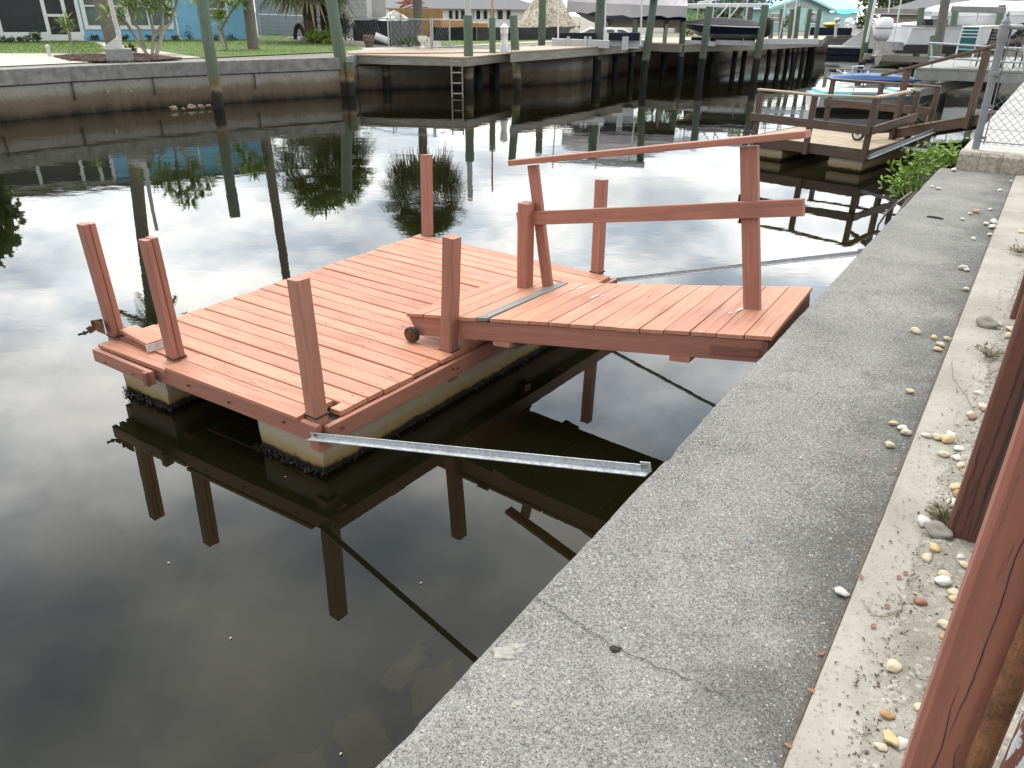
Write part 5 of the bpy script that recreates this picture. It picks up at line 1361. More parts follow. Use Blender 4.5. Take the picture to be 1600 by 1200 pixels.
# ================================================================== FAR RIGHT BANK: docks, lifts, boats
o, P = boardwalk([(800, 80.5), (862, 77), (1010, 67), (1062, 69), (1180, 66.5), (1285, 62), (1292, 56), (1010, 59), (870, 70), (800, 74)], 'long grey boardwalk under the boat lifts on the far bank', .28, z=1.35)
ZB = 1.35
for a, b in ((832, 124), (893, 124), (919, 122), (960, 120), (985, 118), (1035, 116), (1063, 116), (1110, 113), (1145, 112), (1160, 110), (1215, 107), (1240, 105), (1262, 102)):
    q = at(a, b, 0); zz = ZB - .06; g = MB(); g.tube([V(q, -.4), V(q, zz)], .13, 8); g.build('support_pile', 'piledark', o)
def hullboat(P, d, L, W_, H_, z0, mats, label, cover=None, name='boat', ridge=.5, skirt=.18, stripe=None, cat='boat'):
    d = d.normalized(); s = Vector((d.y, -d.x, 0)); o = thing(name, V(P, z0), label, cat)
    n = 18; bot, tl, tr_, top = [], [], [], []
    def sec(u):
        w = W_ / 2 * max(.02, (1 - max(0, (u - .42) / .58) ** 2.1)); kz = H_ * .62 * max(0, (u - .62) / .38) ** 1.9
        cz = H_ * .36 + kz * .62 + .02; sz = H_ * (1 + .16 * u * u); x_ = L * u
        b = V(P, z0) + d * (x_ - .10 * L * (1 - sz / H_) * 0)
        rake = L * .09 * max(0, (u - .5) * 2)
        return b, w, kz, cz, sz, rake
    R1, R2, R3, R4 = [], [], [], []
    for i in range(n + 1):
        u = i / n; b, w, kz, cz, sz, rk = sec(u); up = Vector((0, 0, 1))
        R1.append([b + up * kz, b + s * w * .82 + up * cz + d * rk * .35, b + up * (cz + .01) + d * rk * .3, b - s * w * .82 + up * cz + d * rk * .35])
        R2.append([b + s * w * .82 + up * cz + d * rk * .35, b + s * w + up * (sz - .03) + d * rk, b - s * w + up * (sz - .03) + d * rk, b - s * w * .82 + up * cz + d * rk * .35])
        R3.append([b + s * (w + .03) + up * (sz - .05) + d * rk, b + s * (w + .03) + up * sz + d * rk, b - s * (w + .03) + up * sz + d * rk, b - s * (w + .03) + up * (sz - .05) + d * rk])
        if cover:
            sk = skirt + (noise.noise(b * 1.7) * .22 + noise.noise(b * 5) * .08 if skirt > .3 else 0)
            hh = ridge * math.sin(math.pi * min(1, .03 + u * .95)) ** .6 + noise.noise(b * 1.1) * .06
            R4.append([b + s * (w + .04) + up * (sz - sk) + d * rk, b + s * (w + .045) + up * (sz + .02) + d * rk, b + s * w * .55 + up * (sz + hh * .72) + d * rk, b + up * (sz + hh) + d * rk, b - s * w * .55 + up * (sz + hh * .72) + d * rk, b - s * (w + .045) + up * (sz + .02) + d * rk, b - s * (w + .04) + up * (sz - sk) + d * rk])
    g = MB(); g.loft(R1); g.build('hull_bottom', mats[0], o); g = MB(); g.loft(R2); g.build('hull', mats[1], o); g = MB(); g.loft(R3); g.build('rub_rail', mats[2], o)
    if cover: g = MB(); g.loft(R4); g.build('cover', cover, o)
    return o, d, s
# lift bunks with grey beams
def beam_px(g, p0, p1, D, w, h, dd=0.0):
    a = atd(p0[0], p0[1], D); b = atd(p1[0], p1[1], D + dd); g.beam(a, b, w, h)
Dl = hd(at(940, 71.5, ZB)) - .3
o = thing('boat_lift', atd(940, 70, Dl), 'empty boat lift with two navy carpeted bunks on grey steel beams', 'boat lift')
g = MB(); beam_px(g, (868, 57), (932, 57), Dl + .2, .25, .28); beam_px(g, (951, 57), (1000, 57), Dl + .2, .25, .28); g.build('bunk', 'navyfab', o)
g = MB(); beam_px(g, (862, 66), (952, 69.5), Dl, .16, .30); beam_px(g, (952, 67), (1013, 68), Dl + .5, .16, .26); g.build('lift_beam', 'alu', o)
g = MB()
for x_ in (888, 915, 922, 975, 980): g = MB(); a = atd(x_, 57, Dl - .15); g.beam(a, a - Vector((0, 0, .48)), .05, .12, up=rt(a)); g.build('bracket', 'alu', o)
g = MB()
for x_, y0, x2, y1 in ((873, -20, 872, 62), (947, -20, 945, 64), (1003, -10, 1001, 72)):
    g = MB(); g.tube([atd(x_, y0, Dl - .2), atd(x2, y1, Dl - .2)], .03, 8); g.build('guide_pole', 'whitepaint', o)
# overhead lift beam (top of frame)
g = MB(); beam_px(g, (845, -6), (1030, -6), Dl - .1, .25, .22); g.build('cable_beam', 'alu', o)
# tarped boat on trailer behind
D_ = Dl + 4.5
a = atd(1068, 45, D_); b = atd(885, 45, D_)
o, d, s = hullboat(V(a, 0), V(b, 0) - V(a, 0), (V(b, 0) - V(a, 0)).length * .92, 2.3, .85, a.z + .02, ('navy', 'navy', 'whitedirty'), 'large boat under a pale grey tarp with navy hull, beyond the empty lift', 'tarp', ridge=1.05, skirt=.42)
g = MB()
for f in (.15, .4, .65):
    q = V(a, 0).lerp(V(b, 0), f)
    for sg in (-.5, .5): g = MB(); g.beam(V(q, ZG) + s * sg, V(q, a.z + .2) + s * sg, .12, .12); g.build('stand', 'greywood', o)
# small white cabin boat below
D_ = Dl + 2.4; a = atd(905, 55, D_); b = atd(1000, 56, D_); L = (b - a).length; k = ppm(a)
o = thing('white_car', V(a, ZG), 'white car roof and side windows seen over the navy bunks', 'car'); fx = Fac(V(a, 0), V(b, 0)); z0, z1 = ZG - .0, zt(950, 43.5, a); zb = zt(950, 51, a)
g = MB(); fx.bx(g, 0, L, ZG - .5 * 0, zb, -1.7, 0); g.build('body', 'whitepaint', o, bevel=.05)
def trap(g, a0, a1, b0, b1, zz0, zz1, d0, d1):
    g.box8([fx.pt(a0, zz0, d1), fx.pt(a1, zz0, d1), fx.pt(a1, zz0, d0), fx.pt(a0, zz0, d0), fx.pt(b0, zz1, d1 - .1), fx.pt(b1, zz1, d1 - .1), fx.pt(b1, zz1, d0 + .1), fx.pt(b0, zz1, d0 + .1)])
g = MB(); trap(g, .03 * L, .85 * L, .16 * L, .72 * L, zb, z1, -1.65, -.03); g.build('cabin', 'whitepaint', o, bevel=.03)
g = MB(); trap(g, .10 * L, .40 * L, .19 * L, .40 * L, zb + .03, z1 - .06, -.2, .0); trap(g, .45 * L, .58 * L, .45 * L, .56 * L, zb + .03, z1 - .06, -.2, .0); trap(g, .64 * L, .80 * L, .62 * L, .70 * L, zb + .03, z1 - .06, -.2, .0); g.build('window', 'glassdark', o)
# navy boat on lift
Dn = hd(at(1120, 68, ZB)) - .2
a = atd(1186, 60, Dn); b = atd(1062, 57, Dn); 
o, d, s = hullboat(V(a, 0), V(b, 0) - V(a, 0), (V(b, 0) - V(a, 0)).length * .90, 2.1, zt(1120, 39.5, a) - zt(1120, 60.5, a), zt(1120, 60.5, a), ('gel', 'navy', 'whitepaint'), 'glossy navy and white speedboat under a black cover on a lift', 'blackfab', ridge=.30, skirt=-.01)
g = MB(); q = V(a, a.z + .45) - d * .25; g.blob(q, (.24, .24, .42), .08, 3); g.build('outboard', 'blackfab', o)
o = thing('boat_lift', atd(1120, 64, Dn), 'boat lift with white overhead beams holding the navy speedboat', 'boat lift')
g = MB(); beam_px(g, (1080, 61), (1180, 63), Dn + .1, .25, .16); g.build('bunk', 'navyfab', o)
g = MB(); beam_px(g, (1064, 66), (1118, 68.5), Dn - .35, .14, .22); beam_px(g, (1118, 66), (1178, 67.5), Dn - .1, .14, .22); beam_px(g, (1185, 65), (1278, 65), Dn + .4, .14, .24, 1.5); g.build('lift_beam', 'alu', o)
for p0_, p1_, dd_, w_, h_ in (((1066, 9.5), (1104, 9.5), -.2, .2, .2), ((1102, 8), (1200, 8.5), -.1, .2, .16), ((1090, 5), (1135, -4), 2, .1, .1)): g = MB(); beam_px(g, p0_, p1_, Dn + dd_, w_, h_); g.build('cable_beam', 'whitepaint', o)
g = MB()
for (x0, y0, x1, y1) in ((1115, 10, 1108, 66), (1168, 10, 1160, 70), (1091, 10, 1088, 34), (1138, 8, 1117, 32), (1156, 8, 1136, 32), (1141, 8, 1139, 33), (1228, 0, 1217, 62), (1245, 0, 1238, 62)):
    g = MB(); g.tube([atd(x0, y0, Dn - .3), atd(x1, y1, Dn - .3)], .03, 8); g.build('guide_pole', 'whitepaint', o)
# blue roofed house ---------------------------------------------------------------
c0_, c1_ = gb(1188, 49), gb(1292, 47); F5 = Fac(c0_, c1_); H5 = thing('house', c0_, 'mint green house with bright blue metal roof and white gable windows', 'house')
wG = F5.px(1292, 44)[0]; ze = F5.px(1195, 13)[1]; za = F5.px(1240, -7)[1]
g = MB(); F5.bx(g, 0, wG, ZG - .1, ze, -9, 0); n0 = len(g.v)
g.add([F5.pt(0, ze, 0), F5.pt(wG, ze, 0), F5.pt(wG / 2, za, 0), F5.pt(0, ze, -.3), F5.pt(wG, ze, -.3), F5.pt(wG / 2, za, -.3)], [(0, 1, 2), (5, 4, 3), (0, 3, 4, 1), (1, 4, 5, 2), (2, 5, 3, 0)])
wS = F5.px(1372, 42)[0]; F5.bx(g, wG, wS, ZG - .1, ze - .2, -9, -2.5)
g.build('wall', 'mint', H5)
M['blueroof'] = None
t = NT('blue_standing_seam_roof'); lc = t.attr('lc'); wv = t.N('ShaderNodeTexWave', {'Vector': lc, 'Scale': .9, 'Distortion': 0}, wave_type='BANDS', bands_direction='X')
col = t.mix(t.rng(wv.outputs[1], .78, .95), (.10, .34, .72), (.03, .13, .34)); M['blueroof'] = t.done(col, .4)
g = MB(); ov = .45
def roofq(P4):
    u = (P4[1] - P4[0]).length; v = (P4[3] - P4[0]).length; g.add(P4, [(0, 1, 2, 3)], [(0, 0, 0), (u, 0, 0), (u, v, 0), (0, v, 0)])
sl = (za - ze) / (wG / 2)
roofq([F5.pt(-ov, ze - sl * ov, .5), F5.pt(wG / 2, za + .06, .5), F5.pt(wG / 2, za + .06, -9), F5.pt(-ov, ze - sl * ov, -9)])
roofq([F5.pt(wG / 2, za + .06, .5), F5.pt(wG + ov, ze - sl * ov, .5), F5.pt(wG + ov, ze - sl * ov, -9), F5.pt(wG / 2, za + .06, -9)])
roofq([F5.pt(wG - .5, ze - .1, -1.9), F5.pt(wS + .6, ze - .1, -1.9), F5.pt(wS + 1.2, za + 1.2, -7), F5.pt(wG * .5, za + 1.2, -7)])
roofq([F5.pt(-6, ze + .3, -3.5), F5.pt(wG * .5, ze + .3, -3.5), F5.pt(wG * .5, za + 1.0, -8), F5.pt(-4, za + 1.0, -8)])
g.build('roof', 'blueroof', H5)
for x0, x1, y0, y1 in ((1201, 1216, 19, 36), (1226, 1246, 19, 38), (1257, 1276, 18, 38)): window(F5, H5, x0, x1, y0, y1, d=.03, bar=(y0 + y1) / 2, fw=.12, glass='glassdark')
g = MB(); 
for sx in (-1, 1): m_ = wG / 2; g.add([F5.pt(m_ + sx * .18, ze + .12, .02), F5.pt(m_ + sx * m_ * .52, ze + .12, .02), F5.pt(m_ + sx * .18, za - .45, .02), F5.pt(m_ + sx * .18, ze + .12, .0), F5.pt(m_ + sx * m_ * .52, ze + .12, .0), F5.pt(m_ + sx * .18, za - .45, .0)], [(0, 1, 2), (5, 4, 3), (0, 3, 4, 1), (1, 4, 5, 2), (2, 5, 3, 0)])
g.build('gable_window', 'glassdark', H5)
g = MB()
for sx in (0, 1): 
    p0_, p1_ = (F5.pt(-ov, ze - sl * ov - .06, .5), F5.pt(wG / 2, za - .02, .5)) if sx == 0 else (F5.pt(wG / 2, za - .02, .5), F5.pt(wG + ov, ze - sl * ov - .06, .5)); g.beam(p0_, p1_, .05, .2)
g.build('fascia', 'mint', H5)
# cyan sail awning
q = gb(1318, 47); D_ = hd(q) - 1.5; g = MB(); n = 12; vs = []
for i in range(n + 1):
    f = i / n; x_ = lerp(1296, 1344, f); vs += [atd(x_, 14.5 + 0 * f, D_ + 1.5), atd(x_, 15.5 + 6.5 * math.sin(math.pi * f), D_)]
M['cyan'] = m_plain('cyan_canvas', (.02, .42, .58), .6, .1, 3)
g.add(vs, [(2 * i, 2 * i + 1, 2 * i + 3, 2 * i + 2) for i in range(n)]); aw = g.build('sail_awning', 'cyan', loc=q); tag(aw, 'bright cyan sail awning hanging under the blue roof edge', 'awning'); md = aw.modifiers.new('solid', 'SOLIDIFY'); md.thickness = .02
bush(1232, 49, 12, 22, 'yellow green upright shrub before the mint house door', 'leaf_lime', n=260, lf=.2)
bush(1082, 56, 30, 30, 'tropical shrubs between the lift posts, behind the tarped boat', 'leaf_mangrove', n=300, lf=.3)
bush(1130, 56, 34, 36, 'dark green shrubs behind the navy speedboat', 'leaf_dark', n=420, lf=.3)
bush(1345, 48, 26, 22, 'dark palm shrubs right of the cyan awning', 'leaf_palm', n=260, lf=.35)
fan_palm(1167, 55, 4.2, 1.8, 26, .2, 'slim cabbage palm behind the stern of the navy speedboat', seed=15, boots=False)
# yellow kayak on a small floating deck, bird post, kerb of far wall
q = gb(1297, 54.5); k = ppm(q); Yk = zt(1297, 46, q)
g = MB(); g.box(V(q, ZG + .25), (60 * k, 2, .5), math.atan2(-q.x, q.y)); tag(g.build('landing_deck', 'navyfab', loc=q), 'dark landing deck under the yellow kayak by the far wall', 'deck')
kz = ZG + .5
def kayak(a, b, w, h, mat, label, mat2=None, flip=False):
    a = Vector(a); b = Vector(b); d = (b - a).normalized(); s = d.cross(Vector((0, 0, 1))).normalized(); o = thing('kayak', a, label, 'kayak'); n = 16; R = []; R2_ = []
    for i in range(n + 1):
        u = i / n; c = a.lerp(b, u); ww = w / 2 * max(.06, math.sin(math.pi * u) ** .55); hh = h * max(.25, math.sin(math.pi * u) ** .4); up = Vector((0, 0, -1 if flip else 1)); rise = h * .45 * abs(2 * u - 1) ** 2.2
        c0 = c + Vector((0, 0, h if flip else 0))
        R.append([c0 + up * rise, c0 + s * ww * .7 + up * (rise + hh * .2), c0 + s * ww + up * (rise * .7 + hh * .6), c0 - s * ww + up * (rise * .7 + hh * .6), c0 - s * ww * .7 + up * (rise + hh * .2)])
        R2_.append([c0 + s * ww * 1.02 + up * (rise * .7 + hh * .58), c0 + s * ww * .6 + up * (rise * .7 + hh * .9), c0 + up * (rise * .7 + hh * 1.0), c0 - s * ww * .6 + up * (rise * .7 + hh * .9), c0 - s * ww * 1.02 + up * (rise * .7 + hh * .58)])
    g = MB(); g.loft(R); g.build('hull', mat, o, smooth=False); g = MB(); g.loft(R2_); g.build('deck', mat2 or mat, o); return o
kayak(V(q, kz) - rt(q) * 14 * k, V(q, kz) + rt(q) * 12 * k, .8, .38, 'yellow', 'yellow kayak on the dark landing deck below the cyan awning')
q = gb(1305, 57); k = ppm(q); z1 = zt(1308, 30, q); o = thing('bird_ornament', q, 'white post with a pale pelican ornament on top by the far wall', 'ornament')
g = MB(); g.tube([V(q, ZG - .05), atd(1307, 34, hd(q))], 2.2 * k, 8); g.build('post', 'whitepaint', o)
g = MB(); c = atd(1308, 31, hd(q)); g.blob(c, (5 * k, 5 * k, 3 * k), .2, 2); g.tube([c, c + rt(q) * 4 * k + Vector((0, 0, 2.5 * k))], [2 * k, 1.2 * k], 6); g.build('bird', 'whitedirty', o)
q = gb(1325, 50); k = ppm(q); g = MB(); g.blob(V(q, ZG + 9 * k), (8 * k, 8 * k, 10 * k), .25, 3); tag(g.build('wrapped_jet_ski', 'gel', loc=q), 'white wrapped jet ski right of the yellow kayak', 'jet ski')
# dark floating platform on the far water with silver rims
q = at(1330, 87, 0); D_ = hd(q); a = atd(1294, 72.5, D_); b = atd(1380, 73, D_); o = thing('float_platform', V(a, 0), 'long dark floating platform with pale rims below the far wall', 'platform')
k = ppm(a); g = MB(); d = (b - a).normalized(); g.beam(V(a, .25) + fd(a) * .8, V(b, .25) + fd(a) * .8, 1.6, .5); g.build('body', 'navyfab', o)
g = MB(); g.beam(V(a, .52) + fd(a) * .8, V(b, .52) + fd(a) * .8, 1.72, .12); g.build('rim', 'alu', o)
g = MB(); c = V(b, .55) - d * 1.6 + fd(a) * .8; g.add([c - d * 1.2, c + d * 1.2, c + d * .6 + Vector((0, 0, 1.5)), c - d * 1.2 + fd(a) * .3, c + d * 1.2 + fd(a) * .3, c + d * .6 + Vector((0, 0, 1.5)) + fd(a) * .3], [(0, 1, 2), (5, 4, 3), (0, 3, 4, 1), (1, 4, 5, 2), (2, 5, 3, 0)]); g.build('ramp_panel', 'whitepaint', o)

# ================================================================== BROWN FLOATING DOCK (next neighbour)
ZN = .42
NA = at(1355, 234, ZN); nd = (at(1183, 212.5, ZN) - NA); nL = nd.length * 1.03; nd.normalize(); ns_ = Vector((-nd.y, nd.x, 0)); ns_ = -ns_ if ns_.dot(fd(NA)) < 0 else ns_
nW = (at(1411, 203, ZN) - NA).dot(ns_)
def nk(a, b, z): q = NA + nd * nL * a + ns_ * nW * b; return V(q, z)
o = thing('floating_dock', nk(.5, .5, 0), 'dark brown floating dock with railings and tan deck boards, next door', 'dock'); D2 = o
g = MB(); npl = 14
for i in range(npl):
    b0_, b1_ = i / npl + .004, (i + 1) / npl - .004; g.box8([nk(-.005, b0_, ZN - .03), nk(1, b0_, ZN - .03), nk(1, b1_, ZN - .03), nk(-.005, b1_, ZN - .03), nk(-.005, b0_, ZN), nk(1, b0_, ZN), nk(1, b1_, ZN), nk(-.005, b1_, ZN)])
g.build('deck_boards', 'tanwood', o)
for a, b in (((-.015, -.015), (1.02, -.015)), ((-.015, -.015), (-.015, 1.0)), ((1.015, 0), (1.015, 1.0))):
    g = MB(); g.beam(nk(a[0], a[1], ZN - .09), nk(b[0], b[1], ZN - .09), .05, .19, n=4, jit=.003); g.build('rim_board', 'brown', o)
for a0, a1 in ((.02, .30), (.72, 1.0)):
    g = MB(); R_ = []
    for i in range(9): b = lerp(.01, .99, i / 8); R_.append([nk(a0, b, -.3), nk(a0, b, ZN - .18), nk(a1, b, ZN - .18), nk(a1, b, -.3)])
    g.loft(R_); g.build('float', 'float', o)
def ntop(px, py, a, b): return zt(px, py, nk(a, b, 0))
zr = ntop(1372, 153, 0, 0); zl = ntop(1187, 141, .98, 0); zm = (zr + zl) / 2 - .03
for (a, b, z) in ((.0, -.03, zr), (.49, -.03, zm), (.975, -.03, zl), (0.0, .62, zr), (.0, .97, zr), (.5, .97, zr), (.97, .97, zr)):
    g = MB(); g.beam(nk(a, b, ZN - .2), nk(a, b, z), .095, .095, up=ns_, n=3, jit=.002); g.build('post', 'brown', o)
def nrail(pts, w, h, mat='brown', nm='top_rail'):
    for p0, p1 in zip(pts[:-1], pts[1:]): g = MB(); g.beam(nk(*p0), nk(*p1), w, h, n=3, jit=.002); g.build(nm, mat, o)
nrail([(1.0, -.03, zl + .02), (.75, -.03, zm + .03), (.49, -.03, zm + .015), (-.03, -.03, zr + .02)], .13, .035, 'tanwood')
nrail([(-.01, -.03, zr + .022), (-.01, .45, zr + .03)], .13, .035, 'tanwood')
nrail([(1.0, .97, zr + .02), (-.02, .97, zr + .02)], .12, .035)
h2 = ZN + (zr - ZN) * .42
nrail([(1.02, -.055, h2), (-.02, -.055, h2 - .02)], .04, .15, nm='middle_rail'); nrail([(-.03, -.05, h2 - .02), (-.03, .62, h2 + .05)], .04, .14, nm='middle_rail'); nrail([(1.0, .94, h2 + .06), (0.0, .94, h2 + .06)], .04, .15, nm='middle_rail')
# brown ramp to the neighbour's wall
e0 = nk(.12, .55, ZN + .16); e1 = at(1556, 174, 1.15)
o = thing('gangway', e0, 'dark brown wooden ramp with handrail from the brown floating dock to the wall', 'gangway')
rd = (e1 - e0).normalized(); rs = Vector((rd.y, -rd.x, 0)).normalized(); rl = (e1 - e0).length; Wd = .9
for sg in (0, 1): g = MB(); g.beam(e0 + rs * -Wd * sg + Vector((0, 0, -.10)), e1 + rs * -Wd * sg + Vector((0, 0, -.10)), .045, .17, n=4, jit=.002); g.build('stringer', 'brown', o)
g = MB(); n = int(rl / .15)
for i in range(n):
    c = e0 + rd * (rl * (i + .5) / n); g.beam(c + rs * .04, c - rs * (Wd + .04), .142, .03, up=rd.cross(rs) * -1)
g.build('deck_boards', 'tanwood', o)
pr0 = atd(1415, 104, hd(e0 + rd * .5)); b_ = e0 + rd * .35 + rs * .05
Z1 = zt(1418, 105, b_)
for f, zz in ((.06, None), (.80, None)):
    q = e0 + rd * rl * f + rs * .06; tz = q.z + (Z1 - e0.z - rd.z * .35); g = MB(); g.beam(q - Vector((0, 0, .22)), V(q, tz) - rd * 0, .10, .10, up=rs, n=3, jit=.002); g.build('rail_post', 'brown', o)
hz = Z1 - e0.z - rd.z * .35 + .03
g = MB(); g.beam(e0 - rd * .45 + rs * .06 + Vector((0, 0, hz)), e1 + rd * 1.2 + rs * .06 + Vector((0, 0, hz)), .12, .045, n=5, jit=.002); g.build('hand_rail', 'brown', o)
# ramp wheel with white hub
c = at(1341, 210, ZN + .11); g = MB(); ax = -ns_; xa = nd
rg = lambda r, y: [c + ax * y + (xa * math.cos(j * .3142) + Vector((0, 0, 1)) * math.sin(j * .3142)) * r for j in range(20)]
g.loft([rg(.07, -.03), rg(.115, -.025), rg(.115, .025), rg(.07, .03)]); w = g.build('wheel', 'black_rubber', o)
g = MB(); g.loft([rg(.078, .0), rg(.078, .034)]); g.build('wheel_hub', 'whitepaint', w)
g = MB(); g.tube([c - ax * .55, c + ax * .05], .015, 6); g.build('axle', 'black_rubber', w)
g = MB(); g.beam(c + Vector((0, 0, .06)), e0 + rd * .1, .06, .12); g.build('wheel_arm', 'brown', o)
brace(nk(-.02, -.02, ZN - .12), at(1545, 168, 1.05), 'long galvanised brace from the brown floating dock to the wall by the fence post', 1, .06)
brace(nk(-.02, .5, ZN - .12), at(1495, 240, .75), 'short galvanised brace low over the water behind the mangrove', 1, .045)

# ================================================================== KAYAKS, AQUA BOAT
Dq = hd(at(1350, 172, 0))
a = at(1266, 172, 0); b = at(1462, 176, 0); 
o, d, s = hullboat(V(a, 0), V(b, 0) - V(a, 0), (V(b, 0) - V(a, 0)).length * .93, 1.5, zt(1300, 141, a) * .92, -.06, ('gel', 'gel', 'aqua'), 'white and aqua skiff moored behind the brown railings')
zt_ = zt(1300, 141, a) * .92
g = MB(); g.box(V(a.lerp(b, .14), zt_ + .0) , ((b - a).length * .22, 1.2, .10), math.atan2(d.y, d.x)); g.build('stern_deck', 'aqua', o)
g = MB(); g.box(V(a.lerp(b, .42), zt_ + .02), ((b - a).length * .34, 1.25, .07), math.atan2(d.y, d.x)); g.build('bench', 'alu', o)
g = MB(); g.box(V(a.lerp(b, .74), zt_ + .06), ((b - a).length * .26, .8, .10), math.atan2(d.y, d.x)); g.build('bow_deck', 'aqua', o)
g = MB(); D_ = hd(a) + .05
g.tube([atd(1304, 141, D_), atd(1311, 131, D_), atd(1316, 129.5, D_), atd(1331, 131.5, D_), atd(1334, 135, D_), atd(1333, 144, D_)], .03, 8); g.tube([atd(1308, 141, D_ + .3), atd(1314, 132, D_ + .3)], .03, 8)
g.build('grab_rail', 'whitepaint', o)
# kayak rack behind
Dr = hd(at(1350, 150, 0)); o = thing('kayak_rack', at(1350, 150, 0), 'grey brown timber rack with thin rails holding the kayaks over the water', 'rack'); rk = o
for (x0, y0, y1) in ((1292, 106, 150), (1347, 108, 150), (1408, 106, 150)):
    g = MB(); q = atd(x0, y0, Dr); g.beam(V(q, -.3), q, .11, .11, up=fd(q)); g.build('post', 'greywood', o)
for y0, y1 in ((107, 111),): g = MB(); g.beam(atd(1290, y0, Dr), atd(1410, y1, Dr), .06, .05); g.build('rail', 'greywood', o)
kz1, kz2 = zt(1360, 131, atd(1360, 131, Dr)), zt(1360, 149, atd(1360, 149, Dr))
for x0 in (1300, 1347, 1402):
    for z_ in (kz1, kz2): q = atd(x0, 140, Dr); g = MB(); g.beam(V(q, z_ - .04), V(q, z_ - .04) - fd(q) * .75, .06, .07); g.build('arm', 'greywood', o)
kA = lambda x, z, dd: V(atd(x, 140, Dr - .4 + dd), z)
kayak(kA(1286, kz1, .05), kA(1437, kz1 + .05, 0), .72, .36, 'kayakblue', 'dark blue kayak upside down on the upper arms of the rack', flip=True)
kayak(kA(1300, kz2, .05), kA(1440, kz2, 0), .70, .36, 'gel', 'white kayak with a dark red edge on the lower arms of the rack', 'kayakred', flip=True)
g = MB(); c = atd(1388, 141, Dr - .95); g.blob(c, (.11, .11, .10), .2, 2); g.tube([c, V(c, c.z - .22)], .03, 6); g.build('net_bundle', 'blackfab', rk)
for pts in ([(1331, 132), (1332, 104), (1350, 103), (1350, 108)], [(1313, 134), (1317, 114), (1312, 111), (1307, 110)]):
    g = MB(); g.tube([atd(x_, y_, Dr - .2) for x_, y_ in pts], .025, 8); g.build('ladder_rail', 'whitepaint', rk)
# ================================================================== RIGHT DOCK, LIFT BOAT WITH OUTBOARD
ZR = 1.42
o, P = boardwalk([(1432, 105.5), (1500, 107), (1700, 115), (1760, 98), (1560, 88), (1455, 93)], 'raised pale concrete dock on thick round piles behind the brown ramp', .24, 'concgrey', 'concgrey', ZR, 'pier')
for x_, yb in ((1440, 156), (1468, 160), (1545, 165), (1600, 165)):
    q = at(x_, yb, 0); g = MB(); g.tube([V(q, -.5), V(q, ZR - .3)], .17, 14); g.build('pile', 'pilegrey', o) if 'pilegrey' in M else None
    if 'pilegrey' not in M:
        t = NT('grey_pile_with_tide_line'); v = t.pos(); z = t.sepz(v); col = t.ramp(t.math('ADD', z, t.math('MULTIPLY', t.noise(v, 6, 5), .2)), [(0, (.02, .018, .016)), (.35, (.05, .042, .034)), (.45, (.20, .185, .16)), (1, (.27, .26, .24))]); M['pilegrey'] = t.done(col, .9); g.build('pile', 'pilegrey', o)
g = MB(); a_ = P[1] + Vector((0, 0, 0)); 
# pipe railing of that dock
Dk = hd(P[1]); pr = thing('pipe_railing', P[1], 'grey pipe railing along the raised concrete dock', 'railing')
for y0, y1 in ((67, 75), (89, 97)): g = MB(); g.tube([atd(1452, y0, Dk + .1), atd(1575, y1, Dk + .1), atd(1640, y1 + 2, Dk + .1)], .025, 8); g.build('rail', 'galv', pr)
for x_ in (1455, 1545, 1600): g = MB(); g.tube([V(atd(x_, 110, Dk + .1), ZR), atd(x_, 70, Dk + .1)], .025, 8); g.build('post', 'galv', pr)
def chair(px, D, rz, frame, cloth, label, hgt=.95, ww=.55):
    c = V(atd(px, 100, D), ZR); o = thing('patio_chair', c, label, 'chair'); e = Matrix.Rotation(rz, 3, 'Z'); X = lambda x_, y_, z_: c + e @ Vector((x_, y_, z_))
    h = ww / 2
    for sx in (-h, h):
        g = MB(); g.tube([X(sx, -.25, 0), X(sx, -.22, .42), X(sx, -.34 + .02, hgt)], .022, 6); g.tube([X(sx, .3, 0), X(sx, .27, .42), X(sx, -.22, .40)], .02, 6); g.build('side_frame', frame, o)
    g = MB(); g.box8([X(-h + .02, -.24, .39), X(h - .02, -.24, .39), X(h - .02, .27, .41), X(-h + .02, .27, .41), X(-h + .02, -.24, .41), X(h - .02, -.24, .41), X(h - .02, .27, .43), X(-h + .02, .27, .43)]); g.build('seat', cloth, o)
    g = MB(); g.box8([X(-h + .02, -.25, .43), X(h - .02, -.25, .43), X(h - .02, -.23, .43), X(-h + .02, -.23, .43), X(-h + .02, -.335, hgt - .02), X(h - .02, -.335, hgt - .02), X(h - .02, -.315, hgt - .02), X(-h + .02, -.315, hgt - .02)]); g.build('backrest', cloth, o)
    g = MB()
    for k_ in range(4): z_ = lerp(hgt - .02, hgt - .25, k_ / 3); f = (z_ - .43) / (hgt - .45); g.tube([X(-h, lerp(-.25, -.335, f) - .006, z_), X(h, lerp(-.25, -.335, f) - .006, z_)], .012, 5)
    g.build('slat', frame, o)
chair(1503, Dk + .75, R(-28), 'whitepaint', 'teal', 'teal sling chair with white frame, its back to the canal', .95, .38)
M['brownweave'] = m_plain('brown_weave', (.15, .125, .10), .8, .25, 20)
chair(1545, Dk + 1.0, R(-15), 'blackfab', 'brownweave', 'brown woven chair with black frame right of the teal chair', .90, .42)
chair(1590, Dk + 1.3, R(-5), 'blackfab', 'brownweave', 'brown woven chair behind the grey fence post', .90, .42)
def rug(): 
    pass
